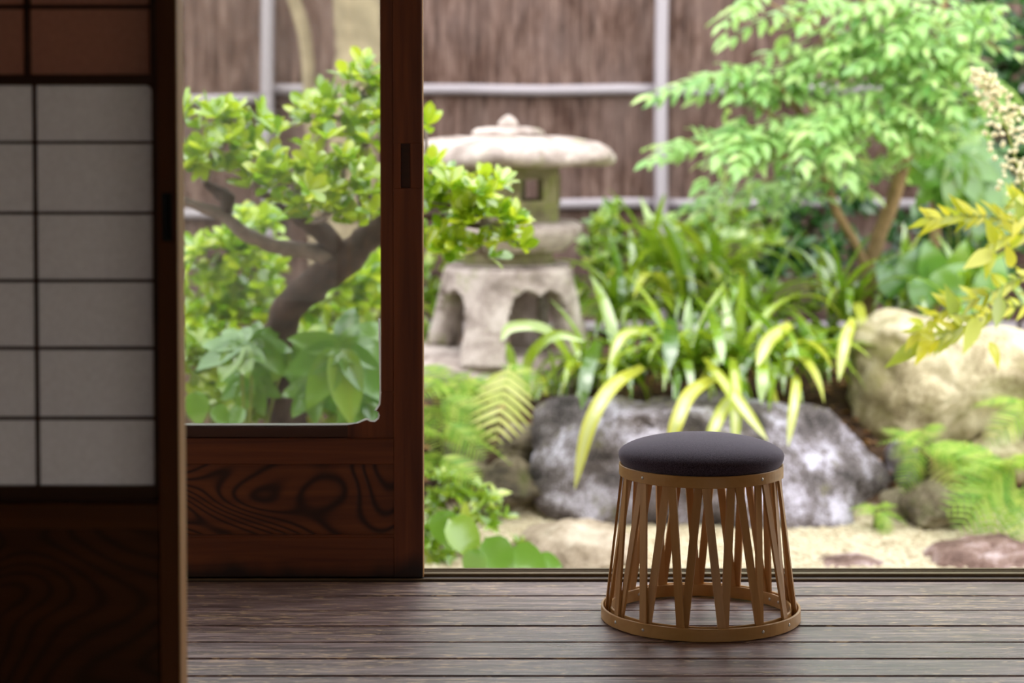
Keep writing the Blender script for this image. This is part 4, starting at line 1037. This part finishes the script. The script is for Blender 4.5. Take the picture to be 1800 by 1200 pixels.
fern('bright green fern close to the door edge in the middle of the left bed', 770, 770, 7.9, 11, .27, extra=[(780, 740, 7.8, 850, 800, 7.7, 1.2), (770, 700, 7.9, 860, 740, 7.75, 1.2)])
fern('green fern low at the door edge above the weeds', 765, 830, 7.7, 10, .22, extra=[(770, 800, 7.6, 840, 850, 7.5, 1.2)])
fern('pale yellow green fern before the tan boulder', 1625, 790, 8.05, 8, .24, extra=[(1625, 785, 8.0, 1745, 815, 7.85, 1.1), (1660, 775, 8.05, 1675, 860, 7.9, 1.6), (1620, 790, 8.0, 1590, 850, 7.9, 1.2), (1610, 780, 8.05, 1570, 795, 8.0, 1.1)])
fern('large drooping fern at the lower right edge over the gravel', 1770, 830, 7.75, 9, .3, extra=[(1770, 830, 7.7, 1690, 920, 7.5, 1.2), (1780, 840, 7.7, 1740, 945, 7.5, 1.2), (1790, 820, 7.7, 1680, 870, 7.55, 1.2), (1800, 850, 7.7, 1790, 950, 7.5, 1.1)])
fern('green fern at the right edge below the tan boulder', 1815, 720, 8.2, 8, .26, extra=[(1815, 715, 8.1, 1750, 760, 7.95, 1.1)])
fern('tiny fern in the gravel under the end of the large boulder', 1545, 905, 7.85, 7, .11, extra=[(1545, 895, 7.8, 1560, 940, 7.72, 1.2)])
fern('fern tuft beneath the lower left of the glass', 380, 730, 7.35, 9, .25)
fern('small light fern beside the right lantern leg', 1070, 560, 9.0, 8, .24)

# ---- strap-leaved clumps on top of the boulder
def strap_clump(label, u, v, Y, n, L, yel=.12, spread=1.0):
    b = P(u, v, Y); b.z = max(b.z, ground_z(b.x, b.y)) ; pl = Plant('strap_leaf_plant', label, 'plant', b, 'strap leaved clumps above the boulder')
    for k in range(n):
        az = 2 * pi * (k + R(0, .9)) / n; q = b + Vector((R(-.06, .06), R(-.06, .06), -.01))
        me = random.choice(STRAPY if random.random() < yel else STRAP); s = L * R(.75, 1.35)
        tilt = Vector((sin(az) * spread, -cos(az) * spread, R(-.1, .2)))
        pl.leaf(me, frame(q, tilt, Vector((0, 0, 1)), s, R(.8, 1.25)))
    pl.finish(); return pl
clumps = [('at the left end beside the lantern leg', 1035, 675, 8.5, 16, .34, .1), ('behind the left part of the boulder', 1110, 668, 8.5, 22, .42, .12), ('behind the middle of the boulder above the seat', 1200, 665, 8.5, 24, .44, .1),
          ('second row directly above the stool', 1285, 660, 8.52, 24, .44, .12), ('right of the stool above the boulder', 1365, 655, 8.5, 22, .42, .12), ('nearest to the tan boulder', 1440, 645, 8.6, 18, .38, .08),
          ('further back right of the lantern window', 1100, 560, 9.1, 22, .46, .12), ('further back in the middle of the bed', 1200, 560, 9.1, 22, .46, .08), ('further back below the fence post', 1150, 500, 9.6, 20, .5, .05), ('further back before the dark shrub', 1330, 570, 9.1, 20, .44, .1), ('tall at the back under the lower rail', 1250, 500, 9.6, 18, .5, .05),
          ('tall beside the forked trunk', 1480, 560, 9.1, 18, .45, .05), ('dark upright behind the tan boulder', 1590, 540, 9.3, 16, .42, .03), ('upright behind the right of the tan boulder', 1700, 550, 9.2, 16, .42, .06), ('below the lantern slab at its right end', 975, 690, 8.45, 8, .24, .1)]
for lb, u, v, Y, n, L, yl in clumps: strap_clump('arching strap leaved clump ' + lb, u, v, Y, int(n * 1.45), L, yl)

# long hanging leaves that fall over the boulder
def blade(pl, pts, w, mat):
    q = crv([P(*a) for a in pts], 5); n = len(q) - 1; vs = []; fs = []
    for i, p in enumerate(q):
        t = (q[min(i + 1, n)] - q[max(i - 1, 0)]).normalized(); f = (CAMP - p).normalized(); f = (f + Vector((.25, 0, .5))).normalized()
        sd = t.cross(f).normalized(); up = sd.cross(t); k = i / n; wv = w * .8 * (min(1, .55 + 1.5 * k) * (1 - max(0, (k - .62) / .38) ** 2) + .03)
        vs += [p - sd * wv + up * wv * .25, p, p + sd * wv + up * wv * .25]
    for i in range(n): fs += [(3 * i, 3 * i + 1, 3 * i + 4, 3 * i + 3), (3 * i + 1, 3 * i + 2, 3 * i + 5, 3 * i + 4)]
    lf = MB().add(vs, fs).build('leaf', mat, pl.root, True)
    if mat is YEL:
        sv = []; sf = []
        for i, p in enumerate(q):
            a_, b_, c_ = Vector(vs[3 * i]), Vector(vs[3 * i + 1]), Vector(vs[3 * i + 2]); o_ = (CAMP - p).normalized() * .0015
            sv += [b_.lerp(a_, .5) + o_, b_ + o_, b_.lerp(c_, .5) + o_]
        sv = sv[3 * (n // 4):]; sf = [f for i in range(0, n - n // 4) for f in ((3 * i, 3 * i + 1, 3 * i + 4, 3 * i + 3), (3 * i + 1, 3 * i + 2, 3 * i + 5, 3 * i + 4))]
        MB().add(sv, sf).build('leaf_stripe', M['leaf_strap_p'], lf, True)
hb = P(1200, 660, 8.35); hp = Plant('strap_leaf_plant', 'plant whose long yellow striped leaves hang over the large boulder', 'plant', hb, 'strap leaved clumps above the boulder')
YEL, GRN = M['leaf_strap_y'], M['leaf_strap']
for pts, w, mt in [([(1130, 645, 8.3), (1075, 680, 7.85), (1035, 750, 7.7), (1010, 860, 7.68)], .035, YEL), ([(1265, 660, 8.3), (1215, 690, 7.85), (1190, 740, 7.7), (1172, 800, 7.68)], .034, YEL), ([(1288, 630, 8.3), (1293, 690, 7.85), (1292, 800, 7.7)], .03, YEL),
                   ([(1240, 630, 8.3), (1285, 690, 7.85), (1350, 775, 7.7)], .032, YEL), ([(1290, 690, 8.2), (1265, 730, 7.8), (1235, 800, 7.7)], .03, YEL), ([(1400, 660, 8.3), (1398, 690, 7.9), (1385, 785, 7.75)], .025, YEL), ([(1500, 560, 8.4), (1485, 600, 8.2), (1474, 670, 8.1)], .03, YEL),
                   ([(1140, 580, 8.4), (1095, 590, 8.1), (1070, 640, 8.0)], .028, YEL), ([(1050, 600, 8.4), (1032, 650, 8.1), (1022, 720, 8.0)], .035, GRN), ([(1390, 570, 8.4), (1350, 600, 8.2), (1330, 645, 8.1)], .035, YEL), ([(1345, 600, 8.4), (1340, 650, 8.1), (1338, 710, 8.0)], .03, GRN),
                   ([(1180, 560, 8.4), (1178, 600, 8.1), (1176, 650, 8.0)], .04, GRN), ([(1010, 640, 8.4), (960, 580, 8.3), (900, 575, 8.25), (880, 600, 8.2)], .028, GRN), ([(925, 690, 8.3), (930, 630, 8.25), (975, 590, 8.2), (1030, 600, 8.2)], .026, GRN), ([(905, 690, 8.3), (900, 640, 8.25), (890, 600, 8.2)], .026, GRN),
                   ([(1250, 560, 8.4), (1262, 590, 8.2), (1270, 640, 8.1)], .03, GRN), ([(1440, 640, 8.4), (1410, 620, 8.2), (1380, 625, 8.1)], .03, GRN)]:
    blade(hp, pts, w, mt)

# ---- yellow green bamboo-like shrub with cream flowers at the right edge
nb = P(1850, 700, 7.0); nb.z = ground_z(nb.x, nb.y)
nd = Plant('flowering_shrub', 'yellow green narrow leaved shrub with cream blossom at the right edge', 'shrub', nb)
cane = crv([nb, P(1850, 640, 7.0), P(1845, 480, 6.9), P(1835, 330, 6.9), P(1820, 250, 6.9)], 6)
MB().tube(cane, .009, 7).build('cane', M['trunk_tan'], nd.root, True)
for pts in ([(1845, 420, 6.9), (1760, 385, 6.8), (1690, 378, 6.75), (1625, 385, 6.7)], [(1845, 420, 6.9), (1790, 410, 6.8), (1745, 425, 6.72)], [(1848, 470, 6.9), (1790, 490, 6.8), (1730, 520, 6.7), (1660, 545, 6.7), (1600, 590, 6.65)], [(1848, 530, 6.9), (1770, 540, 6.8), (1700, 570, 6.7), (1640, 600, 6.65)], [(1845, 380, 6.9), (1800, 360, 6.8), (1780, 350, 6.75)]):
    q = path(pts, 5); MB().tube(q, lerp_list([.005, .003, .0015], len(q)), 5, False).build('twig', M['stem'], nd.root, True)
    L = sum((q[i + 1] - q[i]).length for i in range(len(q) - 1))
    for i in range(2, len(q)):
        t = (q[i] - q[i - 1]).normalized()
        for s in (-1, 1):
            for rep in range(1):
                dz = R(-.9, .9); d = (t * .9 + Vector((0, R(-.5, .1), s * R(.25, 1.0)))).normalized()
                nd.leaf(random.choice(NAND), frame(q[i].lerp(q[i - 1], R(0, 1)), d, Vector((R(-.6, .6), -1, R(-.1, .7))), R(.06, .105)))
for (u, v, tu, tv, L) in [(1745, 440, 1690, 475, 1), (1750, 430, 1735, 385, 1), (1745, 440, 1733, 480, 1), (1800, 370, 1785, 410, 1), (1800, 350, 1775, 360, 1), (1800, 395, 1780, 345, 1), (1680, 560, 1665, 500, 1), (1760, 520, 1750, 580, 1), (1640, 580, 1610, 640, 1), (1690, 560, 1650, 620, 1), (1720, 555, 1690, 625, 1), (1620, 600, 1565, 640, 1), (1780, 470, 1770, 430, 1), (1740, 600, 1760, 640, 1)]:
    a, t = P(u, v, 6.7), P(tu, tv, 6.62); nd.leaf(random.choice(NAND), frame(a, t - a, Vector((R(-.4, .4), -1, R(0, .6))), (t - a).length, 1.25))
nd.finish()
# blossom panicle
ax = path([(1835, 420, 6.9), (1800, 330, 6.85), (1770, 230, 6.8), (1745, 170, 6.8), (1715, 120, 6.8)], 8)
MB().tube(ax, lerp_list([.005, .004, .0015], len(ax)), 5).build('flower_stalk', M['stem'], nd.root, True)
bl = []
for k in range(2):
    m = MB(); m.add([Vector((v.x, v.y, v.z * .9)) for v in iv], ifc)
    for a in range(5): th = a * 1.2566; m.add([v * .55 + Vector((cos(th) * .8, sin(th) * .8, .3)) for v in iv], ifc)
    bl.append(m.mesh('blossom', M['blossom'], True))
for k in range(230):
    t = random.random() ** .8; p = ax[min(len(ax) - 1, int(t * (len(ax) - 1)))]; w = .02 + .085 * (1 - t) ** .7
    q = p + Vector((R(-1, 1) * w + .02 * (1 - t), R(-1, 1) * w, R(-1, 1) * w * .7))
    put('blossom', random.choice(bl), Matrix.Translation(q) @ Matrix.Rotation(R(0, 6), 4, rdir()) @ Matrix.Scale(R(.006, .0095), 4), nd.root)
    if k % 4 == 0: MB().tube([p, q], .0012, 4, False).build('flower_stalklet', M['stem'], nd.root, True)

# ---- pale trunks standing before the fence at upper left
for lab, pts, rad in (('thick pale trunk against the fence at the top of the glass', [(618, 520, 10.2), (620, 300, 10.2), (628, 160, 10.2), (630, 60, 10.2), (622, -60, 10.2), (610, -220, 10.2)], [.13, .12, .12, .12, .13, .12]), ('slim pale trunk left of the thick pale trunk', [(556, 520, 10.4), (552, 330, 10.4), (545, 170, 10.4), (535, 60, 10.4), (505, -40, 10.4), (480, -200, 10.4)], [.035, .034, .034, .036, .034, .03])):
    q = path(pts, 6); q[0].z = ground_z(q[0].x, q[0].y) - .02
    o = MB().tube(q, lerp_list(rad, len(q)), 14, True, .15).build('tree_trunk', M['trunk_pale'], None, True, origin=tuple(q[0])); tag(o, lab, 'trunk')

# ---- fallen leaves on the bank
lit = MB()
for k in range(900):
    X, Y = R(-.4, 2.2), R(8.15, 9.3); q = Vector((X, Y, ground_z(X, Y) + .006)); az = R(0, 6.28); me = random.choice(DRY)
    Mx = frame(q, Vector((cos(az), sin(az), R(-.1, .3))), Vector((R(-.4, .4), R(-.4, .4), 1)), R(.035, .07)); lit.add([Mx @ v.co for v in me.vertices], [tuple(p.vertices) for p in me.polygons])
tag(lit.build('leaf_litter', M['leaf_litter'], None, True, origin=(.9, 8.7, 0)), 'dry brown fallen leaves scattered on the planted bank', 'leaf litter', kind='stuff')
